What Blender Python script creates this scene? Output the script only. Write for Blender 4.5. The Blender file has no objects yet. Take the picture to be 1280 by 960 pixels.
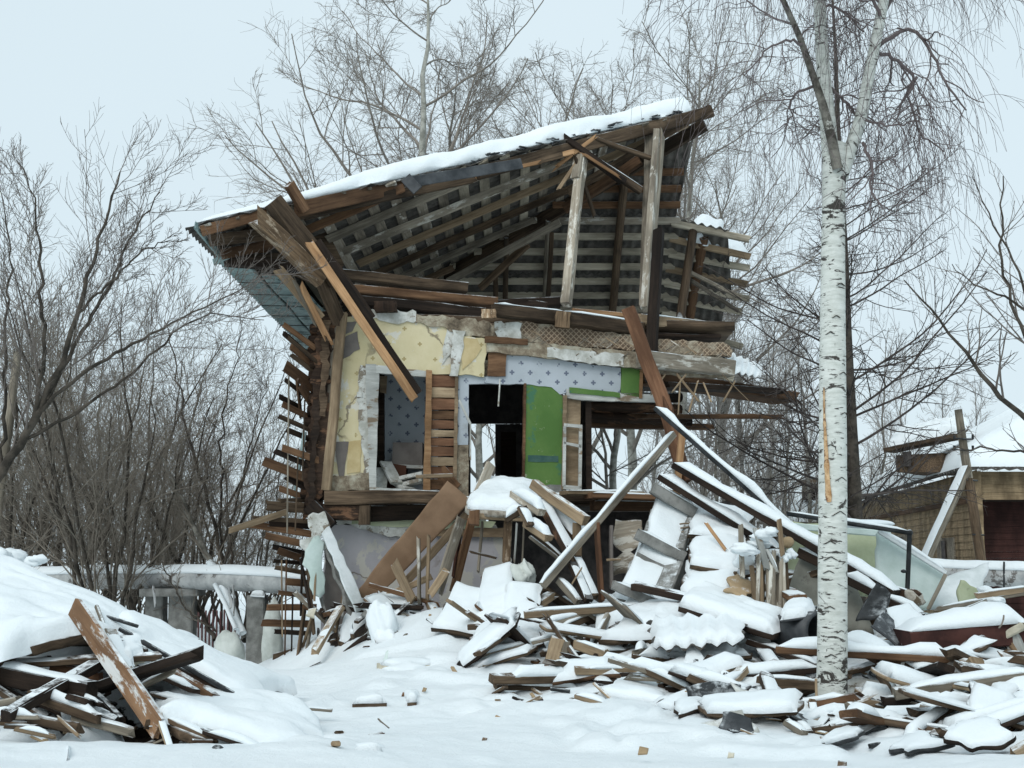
import bpy, math, random
import numpy as np
from mathutils import Vector, Matrix
R = math.radians
SC = bpy.context.scene
COL = SC.collection
# ---------------------------------------------------------------- camera, world, sun, exposure
FPX = 1500.0; CAMZ = 1.7; PITCH = math.atan2(220, 1500.0)
cam_d = bpy.data.cameras.new('camera'); cam = bpy.data.objects.new('camera', cam_d); COL.objects.link(cam)
cam.location = (0, 0, CAMZ); cam.rotation_euler = (math.pi/2 + PITCH, 0, 0)
cam_d.sensor_width = 36; cam_d.lens = FPX/1280*36; cam_d.clip_start = .1; cam_d.clip_end = 3000
SC.camera = cam
w = bpy.data.worlds.new('World'); SC.world = w; w.use_nodes = True
nt = w.node_tree; nt.nodes.clear()
wo = nt.nodes.new('ShaderNodeOutputWorld'); bg = nt.nodes.new('ShaderNodeBackground')
sky = nt.nodes.new('ShaderNodeTexSky'); sky.sky_type = 'NISHITA'; sky.sun_disc = False
sky.sun_elevation = R(38); sky.sun_rotation = R(200); sky.dust_density = 3.0; sky.air_density = 1.0
# overcast: the clear sky shows faintly through a thick even cloud layer
mx = nt.nodes.new('ShaderNodeMixRGB'); mx.inputs[0].default_value = .93
tc = nt.nodes.new('ShaderNodeTexCoord'); nz = nt.nodes.new('ShaderNodeTexNoise'); nz.inputs['Scale'].default_value = 1.6; nz.inputs['Detail'].default_value = 3
cr = nt.nodes.new('ShaderNodeValToRGB')
cr.color_ramp.elements[0].position = .3; cr.color_ramp.elements[0].color = (5.95, 7.05, 7.6, 1)
cr.color_ramp.elements[1].position = .7; cr.color_ramp.elements[1].color = (6.35, 7.45, 8.0, 1)
nt.links.new(tc.outputs['Generated'], nz.inputs['Vector']); nt.links.new(nz.outputs['Fac'], cr.inputs['Fac'])
nt.links.new(sky.outputs[0], mx.inputs[1]); nt.links.new(cr.outputs[0], mx.inputs[2]); nt.links.new(mx.outputs[0], bg.inputs['Color'])
bg.inputs['Strength'].default_value = .1
nt.links.new(bg.outputs[0], wo.inputs['Surface'])
sun_d = bpy.data.lights.new('sun', 'SUN'); sun = bpy.data.objects.new('sun', sun_d); COL.objects.link(sun)
sun_d.energy = 1.15; sun_d.angle = R(35); sun_d.color = (1, .98, .95)
sun.rotation_euler = (R(48), 0, R(-25)); sun.location = (0, 0, 30)
SC.view_settings.view_transform = 'Standard'; SC.view_settings.look = 'None'; SC.view_settings.gamma = 1
SC.view_settings.exposure = 0.27
SC.view_settings.use_curve_mapping = False
SC.cycles.max_bounces = 6; SC.cycles.diffuse_bounces = 4
# ---------------------------------------------------------------- pixel rays
CT, ST = math.cos(PITCH), math.sin(PITCH)
def ray(px, py):
    x = (px-640)/FPX; u = -(py-480)/FPX
    return Vector((x, CT-u*ST, ST+u*CT))
def P(px, py, Y):
    d = ray(px, py); return Vector((0, 0, CAMZ)) + d*(Y/d.y)
def PXY(p):
    x, y, z = p[0], p[1], p[2]-CAMZ
    f = y*CT+z*ST; u = -y*ST+z*CT
    return 640+x/f*FPX, 480-u/f*FPX
WK = .12
def wallY(x, off=0): return 16+WK*(x+2.5)+off
def W(px, py, off=0):
    d = ray(px, py); t = (16+off+WK*2.5)/(d.y-WK*d.x)
    return Vector((0, 0, CAMZ)) + d*t
# ---------------------------------------------------------------- noise in numpy
def _h(ix, iy, s):
    v = np.sin(ix*127.1+iy*311.7+s*74.7)*43758.5453; return v-np.floor(v)
def vn(x, y, s=0):
    ix, iy = np.floor(x), np.floor(y); fx, fy = x-ix, y-iy
    fx = fx*fx*(3-2*fx); fy = fy*fy*(3-2*fy)
    a, b, c, d = _h(ix, iy, s), _h(ix+1, iy, s), _h(ix, iy+1, s), _h(ix+1, iy+1, s)
    return (a+(b-a)*fx)*(1-fy)+(c+(d-c)*fx)*fy
def fbm(x, y, s=0, o=4):
    t = 0; a = 1; n = 0
    for i in range(o): t = t+a*vn(x*2**i, y*2**i, s+i*17); n += a; a *= .5
    return t/n-.5
# ---------------------------------------------------------------- object helpers
def tag(o, label=None, cat=None, group=None, kind=None):
    if label: o['label'] = label
    if cat: o['category'] = cat
    if group: o['group'] = group
    if kind: o['kind'] = kind
    return o
def rawmesh(name, verts, faces, mat=None, smooth=False):
    me = bpy.data.meshes.new(name)
    V = np.asarray(verts, dtype=np.float32)
    if isinstance(faces, np.ndarray):
        k = faces.shape[1]
        me.vertices.add(len(V)); me.vertices.foreach_set('co', V.ravel())
        me.loops.add(faces.size); me.loops.foreach_set('vertex_index', faces.astype(np.int32).ravel())
        me.polygons.add(len(faces)); me.polygons.foreach_set('loop_start', np.arange(0, faces.size, k, dtype=np.int32))
        me.polygons.foreach_set('loop_total', np.full(len(faces), k, dtype=np.int32))
        me.update(calc_edges=True)
    else:
        me.from_pydata([tuple(map(float, v)) for v in V], [], faces); me.update()
    if smooth: me.polygons.foreach_set('use_smooth', np.ones(len(me.polygons), dtype=bool))
    if mat:
        for m in (mat if isinstance(mat, (list, tuple)) else [mat]): me.materials.append(m)
    return me
def link(name, me, parent=None, mw=None):
    o = bpy.data.objects.new(name, me); COL.objects.link(o)
    if mw is not None: o.matrix_world = mw
    if parent is not None:
        o.parent = parent; o.matrix_parent_inverse = PMW[parent.name].inverted() if parent.name in PMW else Matrix()
    PMW[o.name] = mw.copy() if mw is not None else Matrix()
    return o
PMW = {}
def empty(name, loc=(0, 0, 0), label=None, cat=None, group=None, kind=None):
    o = link(name, None, None, Matrix.Translation(Vector(loc))); tag(o, label, cat, group, kind); return o
# ---------------------------------------------------------------- materials
MATS = {}
class NT:
    def __init__(s, name):
        m = bpy.data.materials.new(name); m.use_nodes = True; s.m = m; s.t = m.node_tree; s.t.nodes.clear()
        s.out = s.n('ShaderNodeOutputMaterial'); s.b = s.n('ShaderNodeBsdfPrincipled'); s.l(s.b.outputs[0], s.out.inputs[0])
        s.b.inputs['Roughness'].default_value = .9; s.b.inputs['Specular IOR Level'].default_value = .25
    def n(s, t, **k):
        x = s.t.nodes.new(t)
        for a, b in k.items(): setattr(x, a, b)
        return x
    def l(s, a, b): s.t.links.new(a, b)
    def coord(s, scale=(1, 1, 1), rand=True, kind='Object'):
        tc = s.n('ShaderNodeTexCoord'); v = tc.outputs[kind]
        if rand:
            oi = s.n('ShaderNodeObjectInfo'); mu = s.n('ShaderNodeMath', operation='MULTIPLY'); s.l(oi.outputs['Random'], mu.inputs[0]); mu.inputs[1].default_value = 57
            ad = s.n('ShaderNodeVectorMath', operation='ADD'); s.l(v, ad.inputs[0]); s.l(mu.outputs[0], ad.inputs[1]); v = ad.outputs[0]
        mp = s.n('ShaderNodeMapping'); mp.inputs['Scale'].default_value = scale; s.l(v, mp.inputs[0]); return mp.outputs[0]
    def noise(s, vec, scale=5, detail=6, rough=.6, dist=0):
        x = s.n('ShaderNodeTexNoise'); s.l(vec, x.inputs['Vector']); x.inputs['Scale'].default_value = scale; x.inputs['Detail'].default_value = detail
        x.inputs['Roughness'].default_value = rough; x.inputs['Distortion'].default_value = dist; return x.outputs['Fac']
    def ramp(s, f, stops):
        x = s.n('ShaderNodeValToRGB'); s.l(f, x.inputs[0]); e = x.color_ramp.elements
        while len(e) < len(stops): e.new(.5)
        for i, (p, c) in enumerate(stops):
            e[i].position = p; e[i].color = (c, c, c, 1) if not hasattr(c, '__len__') else (*c, 1)
        return x.outputs[0]
    def mix(s, f, a, b, mode='MIX'):
        x = s.n('ShaderNodeMixRGB', blend_type=mode)
        for i, v in ((0, f), (1, a), (2, b)):
            if hasattr(v, 'is_linked'): s.l(v, x.inputs[i])
            elif i == 0: x.inputs[0].default_value = v
            else: x.inputs[i].default_value = (*v, 1) if hasattr(v, '__len__') else (v, v, v, 1)
        return x.outputs[0]
    def math(s, op, a, b=None):
        x = s.n('ShaderNodeMath', operation=op)
        for i, v in ((0, a), (1, b)):
            if v is None: continue
            if hasattr(v, 'is_linked'): s.l(v, x.inputs[i])
            else: x.inputs[i].default_value = v
        return x.outputs[0]
    def bump(s, h, st=.3, d=.02):
        x = s.n('ShaderNodeBump'); x.inputs['Strength'].default_value = st; x.inputs['Distance'].default_value = d
        s.l(h, x.inputs['Height']); s.l(x.outputs[0], s.b.inputs['Normal'])
    def base(s, c, rough=None):
        if hasattr(c, 'is_linked'): s.l(c, s.b.inputs['Base Color'])
        else: s.b.inputs['Base Color'].default_value = (*c, 1)
        if rough is not None: s.b.inputs['Roughness'].default_value = rough
        return s.m
SNOWC = (.80, .855, .88)
def dust(k, col, amt=.62, lo=.75):
    """a sprinkle of snow lying on faces that point up"""
    g = k.n('ShaderNodeNewGeometry'); sp = k.n('ShaderNodeSeparateXYZ'); k.l(g.outputs['Normal'], sp.inputs[0])
    up = k.ramp(sp.outputs[2], [(lo-.1, 0), (lo+.1, 1)])
    nz = k.noise(k.coord((1, 1, 1), kind='Object'), 9, 5, .7); m = k.ramp(nz, [(amt-.2, 1), (amt, 0)])
    return k.mix(k.math('MULTIPLY', up, m), col, SNOWC)
def wood(name, dark, light, spots=None, bright=.35, dusty=.62, gs=1.0, axis='x', moss=None):
    k = NT(name)
    sc = {'x': (1.2*gs, 22*gs, 22*gs), 'z': (22*gs, 22*gs, 1.2*gs), 'h': (1.2, 1.2, 26)}[axis]
    g = k.noise(k.coord(sc), 1.4, 8, .65, .3)
    c = k.ramp(g, [(.3, dark), (.5, [ (a+b)/2 for a, b in zip(dark, light)]), (.72, light)])
    big = k.noise(k.coord((.7, 2, 2) if axis == 'x' else (2, 2, .7)), 1.3, 5, .6)
    c = k.mix(k.ramp(big, [(.38, .75), (.6, 0)]), c, [d*.45 for d in dark])
    if spots: c = k.mix(k.ramp(k.noise(k.coord((1, 3, 3)), 2.2, 6, .7), [(.54, 0), (.6, 1)]), c, spots)
    oi = k.n('ShaderNodeObjectInfo'); br = k.math('ADD', k.math('MULTIPLY', oi.outputs['Random'], bright*2), 1-bright)
    bc = k.n('ShaderNodeCombineXYZ')
    for i in range(3): k.l(br, bc.inputs[i])
    c = k.mix(1.0, c, bc.outputs[0], 'MULTIPLY')
    if dusty: c = dust(k, c, dusty)
    k.bump(g, .6, .012); MATS[name] = k.base(c, .88); return MATS[name]
def flat(name, c1, c2, scale=4, rough=.9, dusty=0, bump=.2, spots=None, st=(.4, .6), spec=None, metal=0):
    k = NT(name); n = k.noise(k.coord(), scale, 7, .65)
    c = k.ramp(n, [(st[0], c1), (st[1], c2)])
    if spots: c = k.mix(k.ramp(k.noise(k.coord(), scale*.6, 6, .75), [(.56, 0), (.6, 1)]), c, spots)
    if dusty: c = dust(k, c, dusty)
    if metal: k.b.inputs['Metallic'].default_value = metal
    k.bump(k.noise(k.coord(), scale*8, 5, .6), bump, .01); MATS[name] = k.base(c, rough); return MATS[name]
wood('weathered_wood', (.032, .021, .013), (.185, .128, .082))
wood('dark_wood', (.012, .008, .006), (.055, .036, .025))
wood('grey_wood', (.12, .102, .078), (.38, .335, .265), bright=.25)
wood('brown_board', (.075, .038, .020), (.21, .12, .065))
wood('fresh_wood', (.30, .16, .075), (.56, .35, .19), bright=.2)
wood('batten_wood', (.30, .265, .20), (.60, .54, .43), bright=.2, dusty=0)
wood('tan_wood', (.20, .14, .085), (.42, .32, .21), bright=.25)
wood('red_board', (.13, .062, .035), (.27, .145, .082), bright=.2)
wood('rotten_wood', (.07, .045, .028), (.40, .27, .16), spots=(.45, .36, .26))
wood('propped_plank', (.24, .13, .07), (.42, .255, .145), spots=(.62, .62, .60), bright=.1)
wood('log_wood', (.018, .011, .008), (.085, .052, .034), spots=(.13, .07, .04), dusty=0)
wood('painted_white_wood', (.42, .43, .40), (.62, .63, .60), spots=(.22, .17, .12), bright=.15)
wood('whitewashed_wood', (.22, .185, .14), (.48, .43, .35), spots=(.58, .56, .50), bright=.2)
wood('clapboard', (.20, .14, .08), (.44, .33, .20), bright=.1, dusty=0, axis='h')
wood('red_clapboard', (.035, .014, .012), (.085, .035, .028), bright=.1, dusty=0, axis='h')
flat('teal_paint', (.22, .31, .31), (.36, .46, .45), 5, .7, spots=(.10, .15, .15))
flat('fibreboard', (.17, .105, .062), (.235, .15, .092), 2, .75)
flat('cardboard', (.30, .22, .13), (.42, .31, .19), 3, .85, dusty=.45)
flat('ochre_paper', (.44, .34, .17), (.54, .44, .25), 3)
flat('plaster_white', (.38, .38, .34), (.62, .63, .60), 5, spots=(.22, .19, .15), dusty=.5)
flat('plaster_rubble', (.22, .19, .15), (.48, .45, .39), 9, spots=(.12, .09, .06), bump=.8, dusty=.5)
flat('concrete', (.15, .15, .14), (.26, .26, .245), 6, dusty=.5, bump=.5)
flat('grey_green_wall', (.17, .17, .145), (.25, .25, .215), 2.2, spots=(.13, .125, .11))
flat('yellow_green_wall', (.38, .42, .27), (.50, .54, .37), 2.0, spots=(.30, .33, .22))
flat('pale_green_sheet', (.46, .56, .52), (.60, .69, .66), 2.0, .5, dusty=.3)
flat('white_sheet', (.55, .60, .60), (.72, .76, .77), 2.5, .6, dusty=.3)
flat('black_metal', (.010, .012, .013), (.035, .038, .04), 6, .5, dusty=.55)
flat('dark_sheet', (.03, .034, .038), (.075, .08, .085), 3, .45, dusty=.5)
flat('rust_metal', (.035, .014, .012), (.075, .03, .024), 4, .8)
flat('foil', (.30, .31, .31), (.50, .51, .50), 3, .55, spots=(.13, .12, .11), dusty=.5)
flat('glass_wool', (.45, .42, .33), (.62, .58, .46), 8, dusty=.6, bump=.9)
flat('pink_fence', (.20, .10, .10), (.30, .165, .16), 3)
flat('bark_grey', (.085, .080, .068), (.23, .22, .19), 5, bump=.8)
flat('bark_pale', (.20, .20, .175), (.40, .40, .36), 4, bump=.6)
flat('bark_dark', (.030, .026, .021), (.085, .072, .058), 5, bump=.8)
flat('twig', (.115, .10, .088), (.18, .158, .142), 3)
flat('twig_pale', (.23, .215, .20), (.33, .31, .29), 3)
flat('twig_poplar', (.17, .15, .13), (.26, .235, .205), 3)
flat('twig_larch', (.05, .042, .038), (.09, .075, .068), 3)
flat('twig_birch', (.11, .09, .088), (.18, .15, .15), 3)
flat('twig_brown', (.14, .12, .098), (.22, .195, .16), 3)
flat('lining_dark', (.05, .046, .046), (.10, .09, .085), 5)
flat('dark_teal', (.035, .085, .075), (.06, .12, .10), 5)
flat('earth_rubble', (.015, .011, .009), (.07, .05, .038), 9, bump=1)
flat('dark_red_door', (.05, .022, .015), (.10, .045, .03), 3)
flat('cupboard_grey', (.13, .115, .105), (.19, .17, .155), 2, .7)
flat('torn_inner_bark', (.36, .20, .09), (.66, .46, .27), 14, spots=(.20, .10, .05), bump=.8)
flat('red_spray', (.42, .03, .02), (.55, .07, .05), 9)
flat('sack_cloth', (.50, .53, .49), (.62, .65, .61), 5, dusty=.4)
flat('tyre_black', (.015, .016, .018), (.04, .043, .05), 5, .6, dusty=.5)
def corr(name, c1, c2):
    k = NT(name); n = k.noise(k.coord((1, 1, 1)), 3, 7, .7)
    c = k.ramp(n, [(.38, c1), (.62, c2)]); c = dust(k, c, .5, .8)
    k.bump(k.noise(k.coord(), 30, 4, .6), .3, .01); MATS[name] = k.base(c, .85)
corr('slate_sheet', (.045, .042, .038), (.135, .125, .11))
corr('slate_sheet_light', (.22, .225, .22), (.40, .41, .40))
# snow
k = NT('snow'); n = k.noise(k.coord(rand=False), 1.2, 5, .6)
c = k.ramp(n, [(.3, (.78, .84, .865)), (.7, (.84, .89, .91))]); 
k.bump(k.noise(k.coord(rand=False), 16, 8, .75), .45, .03); k.b.inputs['Specular IOR Level'].default_value = .15
MATS['snow'] = k.base(c, .8)
# snow cover of the ground; sheltered hollows go bare, with cavity shade painted in
k = NT('snow_ground'); n = k.noise(k.coord(rand=False), 1.0, 5, .6)
c = k.ramp(n, [(.3, (.78, .84, .865)), (.7, (.84, .89, .91))])
at = k.n('ShaderNodeAttribute', attribute_name='bare')  # mask of the bare hollows that carry painted shade
shade_litter = k.ramp(k.noise(k.coord(rand=False), 6, 8, .75), [(.35, (.008, .006, .006)), (.55, (.03, .022, .016)), (.72, (.10, .075, .05))])  # uncovered ground, near-black so its colour stands in for shade inside cavities
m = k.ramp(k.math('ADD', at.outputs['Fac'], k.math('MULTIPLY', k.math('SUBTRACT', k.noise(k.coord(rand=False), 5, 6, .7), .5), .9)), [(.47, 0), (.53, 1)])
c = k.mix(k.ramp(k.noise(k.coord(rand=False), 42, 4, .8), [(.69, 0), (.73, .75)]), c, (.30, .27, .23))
c = k.mix(m, c, shade_litter)
k.bump(k.noise(k.coord(rand=False), 7, 10, .78), .6, .05); k.b.inputs['Specular IOR Level'].default_value = .15
MATS['snow_ground'] = k.base(c, .8)
# yellow wallpapered plaster: torn patches, cracks, small printed motif
def wallpaper_plaster(name, base1, base2, patch, motif=None, motif_col=(.3, .25, .12), patch_lo=.56, stain=(.30, .22, .12), ms=.33, crack=1):
    k = NT(name); v = k.coord(rand=False)
    c = k.ramp(k.noise(v, 1.6, 6, .6), [(.35, base1), (.65, base2)])
    if motif:
        sx = k.n('ShaderNodeSeparateXYZ'); k.l(v, sx.inputs[0])
        def grid(ox, oz):
            u = k.math('SUBTRACT', k.math('FRACT', k.math('ADD', k.math('DIVIDE', sx.outputs[0], ms), ox)), .5)
            w_ = k.math('SUBTRACT', k.math('FRACT', k.math('ADD', k.math('DIVIDE', sx.outputs[2], ms), oz)), .5)
            au, aw = k.math('ABSOLUTE', u), k.math('ABSOLUTE', w_)
            d = k.math('MINIMUM', k.math('MAXIMUM', k.math('MULTIPLY', au, 2.8), aw), k.math('MAXIMUM', au, k.math('MULTIPLY', aw, 2.8)))
            return k.math('LESS_THAN', d, motif)
        g = k.math('MAXIMUM', grid(0, 0), grid(.5, .5)); 
        g = k.math('MULTIPLY', g, k.ramp(k.noise(v, 9, 3, .6), [(.36, 0), (.44, 1)]))
        c = k.mix(g, c, motif_col)
    c = k.mix(k.ramp(k.noise(v, 2.6, 7, .7), [(.60, 0), (.75, .8)]), c, stain)
    c = k.mix(k.ramp(k.noise(v, 1.35, 7, .68, .4), [(patch_lo, 0), (patch_lo+.015, 1)]), c, patch)
    vo = k.n('ShaderNodeTexVoronoi', feature='DISTANCE_TO_EDGE'); vo.inputs['Scale'].default_value = .9
    nn = k.n('ShaderNodeTexNoise'); nn.inputs['Scale'].default_value = 2.2; nn.inputs['Detail'].default_value = 7; k.l(v, nn.inputs['Vector'])
    wv = k.mix(.45, v, nn.outputs['Color']); k.l(wv, vo.inputs['Vector'])
    ck = k.math('MULTIPLY', k.ramp(vo.outputs['Distance'], [(.004, .8*crack), (.010, 0)]), k.ramp(k.noise(v, .9, 3, .5), [(.48, 0), (.55, 1)]))
    c = k.mix(ck, c, (.16, .13, .09))
    k.bump(k.noise(v, 5, 7, .7), .5, .02); MATS[name] = k.base(c, .85)
wallpaper_plaster('yellow_wallpaper', (.54, .47, .28), (.64, .57, .38), (.60, .58, .51), .07, (.36, .29, .14), .565, ms=.42)
wallpaper_plaster('cross_wallpaper', (.36, .40, .43), (.44, .48, .52), (.50, .52, .50), .135, (.13, .15, .20), .70, (.30, .31, .31), ms=.25, crack=0)
wallpaper_plaster('lilac_wallpaper', (.37, .355, .375), (.47, .455, .47), (.52, .50, .45), .0001, (.2, .2, .3), .53, (.20, .17, .14))
k = NT('green_paint'); v = k.coord(rand=False)
c = k.ramp(k.noise(v, 1.5, 6, .6), [(.35, (.070, .150, .035)), (.65, (.115, .205, .055))])
c = k.mix(k.ramp(k.noise(v, 2.3, 7, .7), [(.58, 0), (.62, .9)]), c, (.05, .15, .09))
c = k.mix(k.ramp(k.noise(v, 5, 7, .75), [(.63, 0), (.66, 1)]), c, (.30, .33, .22)); k.bump(k.noise(v, 8, 6, .7), .4, .01)
MATS['green_paint'] = k.base(c, .7)
# old plaster with lath showing
k = NT('lath_plaster'); v = k.coord(rand=False); sx = k.n('ShaderNodeSeparateXYZ'); k.l(v, sx.inputs[0])
dg = k.math('FRACT', k.math('MULTIPLY', k.math('ADD', sx.outputs[0], sx.outputs[2]), 13)); dg2 = k.math('FRACT', k.math('MULTIPLY', k.math('SUBTRACT', sx.outputs[0], sx.outputs[2]), 13))
lc = k.mix(k.ramp(k.math('MINIMUM', dg, dg2), [(.12, 1), (.3, 0)]), (.14, .10, .07), (.40, .31, .22))
c = k.mix(k.ramp(k.noise(v, 2.2, 7, .7), [(.42, 1), (.52, 0)]), lc, k.ramp(k.noise(v, 7, 7, .7), [(.35, (.16, .12, .08)), (.6, (.45, .40, .31))]))
k.bump(k.math('ADD', k.noise(v, 9, 7, .7), k.math('MULTIPLY', k.math('MINIMUM', dg, dg2), .6)), .8, .03); MATS['lath_plaster'] = k.base(c, .9)
# torn brown-cream plaster edge
k = NT('rough_plaster'); v = k.coord(rand=False)
c = k.ramp(k.noise(v, 4, 9, .75), [(.33, (.09, .07, .05)), (.47, (.26, .21, .15)), (.6, (.47, .43, .33)), (.75, (.6, .58, .5))])
k.bump(k.noise(v, 7, 9, .75), 1, .05); MATS['rough_plaster'] = k.base(c, .95)
# birch bark
def birch(name, amt):
    k = NT(name); v = k.coord((9, 9, 42), rand=False); v2 = k.coord((5, 5, 9), rand=False)
    c = k.ramp(k.noise(k.coord((3, 3, 12), rand=False), 2, 7, .7), [(.3, (.42, .44, .40)), (.6, (.64, .66, .62))])
    a = k.ramp(k.noise(v, .9, 4, .6, .3), [(amt, 0), (amt+.05, 1)]); c = k.mix(a, c, (.055, .05, .045))
    tc_ = k.n('ShaderNodeTexCoord'); sz = k.n('ShaderNodeSeparateXYZ'); k.l(tc_.outputs['Object'], sz.inputs[0])
    ex = k.ramp(k.math('DIVIDE', sz.outputs[2], 6.5), [(.10, .09), (.20, .01), (.60, .0), (.68, .06), (.75, .06), (.82, .02)])
    b = k.ramp(k.math('ADD', k.noise(v2, .8, 6, .72, 1.2), ex), [(.605, 0), (.635, 1)]); c = k.mix(b, c, (.05, .045, .04))
    k.bump(k.noise(v, 1, 6, .7), .5, .01); MATS[name] = k.base(c, .8)
birch('birch_bark', .60); 
flat('birch_bark_rough', (.055, .05, .042), (.22, .21, .18), 7, spots=(.42, .42, .38), bump=.9)
# clapboards drawn by real relief elsewhere; corrugated etc are geometry
M = MATS
# ---------------------------------------------------------------- geometry helpers
rng = random.Random(7)
def frame(a, b, up=Vector((0, 0, 1)), roll=0):
    x = (b-a).normalized()
    if abs(x.dot(up)) > .985: up = Vector((0, -1, 0))
    y = up.cross(x).normalized(); z = x.cross(y)
    if roll:
        q = Matrix.Rotation(roll, 3, x); y = q @ y; z = q @ z
    m = Matrix.Identity(4)
    for i, v in enumerate((x, y, z)):
        for j in range(3): m[j][i] = v[j]
    m.translation = (a+b)/2; return m
def box_prof(w, h, ch):
    a, b = w/2, h/2; c = min(ch, a*.5, b*.5)
    return [(-a+c, b), (-a, b-c), (-a, -b+c), (-a+c, -b), (a-c, -b), (a, -b+c), (a, b-c), (a-c, b)]
def sweep(L, prof, n, seed, wob=.0, taper=1.0, ragA=0, ragB=0, bend=0):
    r = random.Random(seed); k = len(prof); V = []; F = []
    o1, o2 = r.random()*50, r.random()*50
    for i in range(n+1):
        t = i/n; x = -L/2+L*t; s = 1+(taper-1)*t
        dy = float(fbm(np.array([t*3+o1]), np.array([0.]), 1, 2)[0])*wob; dz = float(fbm(np.array([t*3+o2]), np.array([5.]), 2, 2)[0])*wob-bend*(4*t*(1-t)-.5)
        for j, (py, pz) in enumerate(prof):
            e = 0
            if i == 0: e = -r.random()*ragA
            if i == n: e = r.random()*ragB
            V.append((x+e, py*s+dy+(r.random()-.5)*wob*.25, pz*s+dz+(r.random()-.5)*wob*.25))
    for i in range(n):
        for j in range(k):
            F.append((i*k+j, i*k+(j+1) % k, (i+1)*k+(j+1) % k, (i+1)*k+j))
    F.append(tuple(range(k))); F.append(tuple(reversed(range(n*k, n*k+k))))
    return V, F
def snow_strip(L, w, h0, th, seed, zoff, cover=1.0):
    """soft ridge of snow along local X on top of a beam"""
    r = random.Random(seed+99); n = max(5, int(L/.12)); prof = []; V = []; F = []; kk = 9
    o = r.random()*90
    for i in range(n+1):
        t = i/n; x = -L/2*cover+L*cover*t
        env = min(1, (t*(1-t)*4)*L/.3)**.5 if 0 < t < 1 else 0
        hh = th*env*(.7+1.5*(float(fbm(np.array([x*2.6+o]), np.array([1.]), seed % 97, 4)[0])+.08))
        ww = w*(.5+.03*r.random())*(.95+.25*float(fbm(np.array([x*3+o]), np.array([9.]), 3, 2)[0]))
        for j in range(kk):
            a = math.pi*j/(kk-1); cx = -math.cos(a)
            V.append((x, cx*ww*1.04, zoff-.004+max(0, hh)*(math.sin(a)**.75)*(1+.12*float(fbm(np.array([x*9+o]), np.array([j*.7]), 6, 2)[0]))))
    for i in range(n):
        for j in range(kk-1): F.append((i*kk+j, (i+1)*kk+j, (i+1)*kk+j+1, i*kk+j+1))
        F.append((i*kk+kk-1, (i+1)*kk+kk-1, (i+1)*kk, i*kk))
    return V, F
def beam(name, a, b, w, h, mat, label=None, cat=None, group=None, parent=None, snow=0, rnd=False, rag=.0, ragA=None, wob=None, roll=0, taper=1.0, seed=None, cover=1.0, bend=0, up=Vector((0, 0, 1)), snowmat='snow'):
    a, b = Vector(a), Vector(b); L = (b-a).length
    seed = seed if seed is not None else rng.randrange(10**6)
    m = frame(a, b, up, roll)
    if rnd: prof = [(math.cos(t)*w/2, math.sin(t)*h/2) for t in [2*math.pi*i/10 for i in range(10)]]
    else: prof = box_prof(w, h, .006+.05*min(w, h))
    wob = wob if wob is not None else min(w, h)*.18
    n = max(3, min(24, int(L/.22)))
    V, F = sweep(L, prof, n, seed, wob, taper, rag if ragA is None else ragA, rag, bend)
    me = rawmesh(name, V, F, M[mat], smooth=rnd)
    o = link(name, me, parent, m)
    if parent is None: tag(o, label, cat, group)
    if snow > 0:
        snow *= .85; ang = abs((b-a).normalized().z)
        if ang < .93:
            V, F = snow_strip(L, w*taper if False else w, h, snow, seed, h/2+min(0, -bend*0), cover)
            s = link('snow_cap', rawmesh('snow_cap', V, F, M[snowmat], smooth=True), o, m)
    return o
def pbeam(name, p1, p2, Y1, Y2, wpx, mat, depth=None, **k):
    """beam between two picture points at two depths; width in picture pixels"""
    a, b = P(p1[0], p1[1], Y1), P(p2[0], p2[1], Y2); h = wpx/FPX*(Y1+Y2)/2
    return beam(name, a, b, depth if depth else h, h, mat, **k)
def ragged(pts, amp, step, seed):
    """roughen a 2D outline"""
    r = random.Random(seed); out = []
    for i, (x, y) in enumerate(pts):
        x2, y2 = pts[(i+1) % len(pts)]; d = math.hypot(x2-x, y2-y); n = max(1, int(d/step))
        for j in range(n):
            t = j/n; e = amp if j else amp*.3
            out.append((x+(x2-x)*t+(r.random()-.5)*2*e, y+(y2-y)*t+(r.random()-.5)*2*e))
    return out
def prism(name, front, back, mat, parent=None, origin=None):
    n = len(front); V = [tuple(v) for v in front]+[tuple(v) for v in back]
    F = [tuple(range(n)), tuple(reversed(range(n, 2*n)))]+[(i, i+n, (i+1) % n+n, (i+1) % n) for i in range(n)]
    me = rawmesh(name, V, F, M[mat]); o = link(name, me, parent, Matrix()); return o
def wallpiece(name, pts, mat, parent, off=0, t=.06, amp=0, step=9, seed=1):
    if amp: pts = ragged(pts, amp, step, seed)
    f = [W(x, y, off) for x, y in pts]; b = [p+Vector((-WK, 1, 0)).normalized()*t for p in f]
    return prism(name, f, b, mat, parent)
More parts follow.
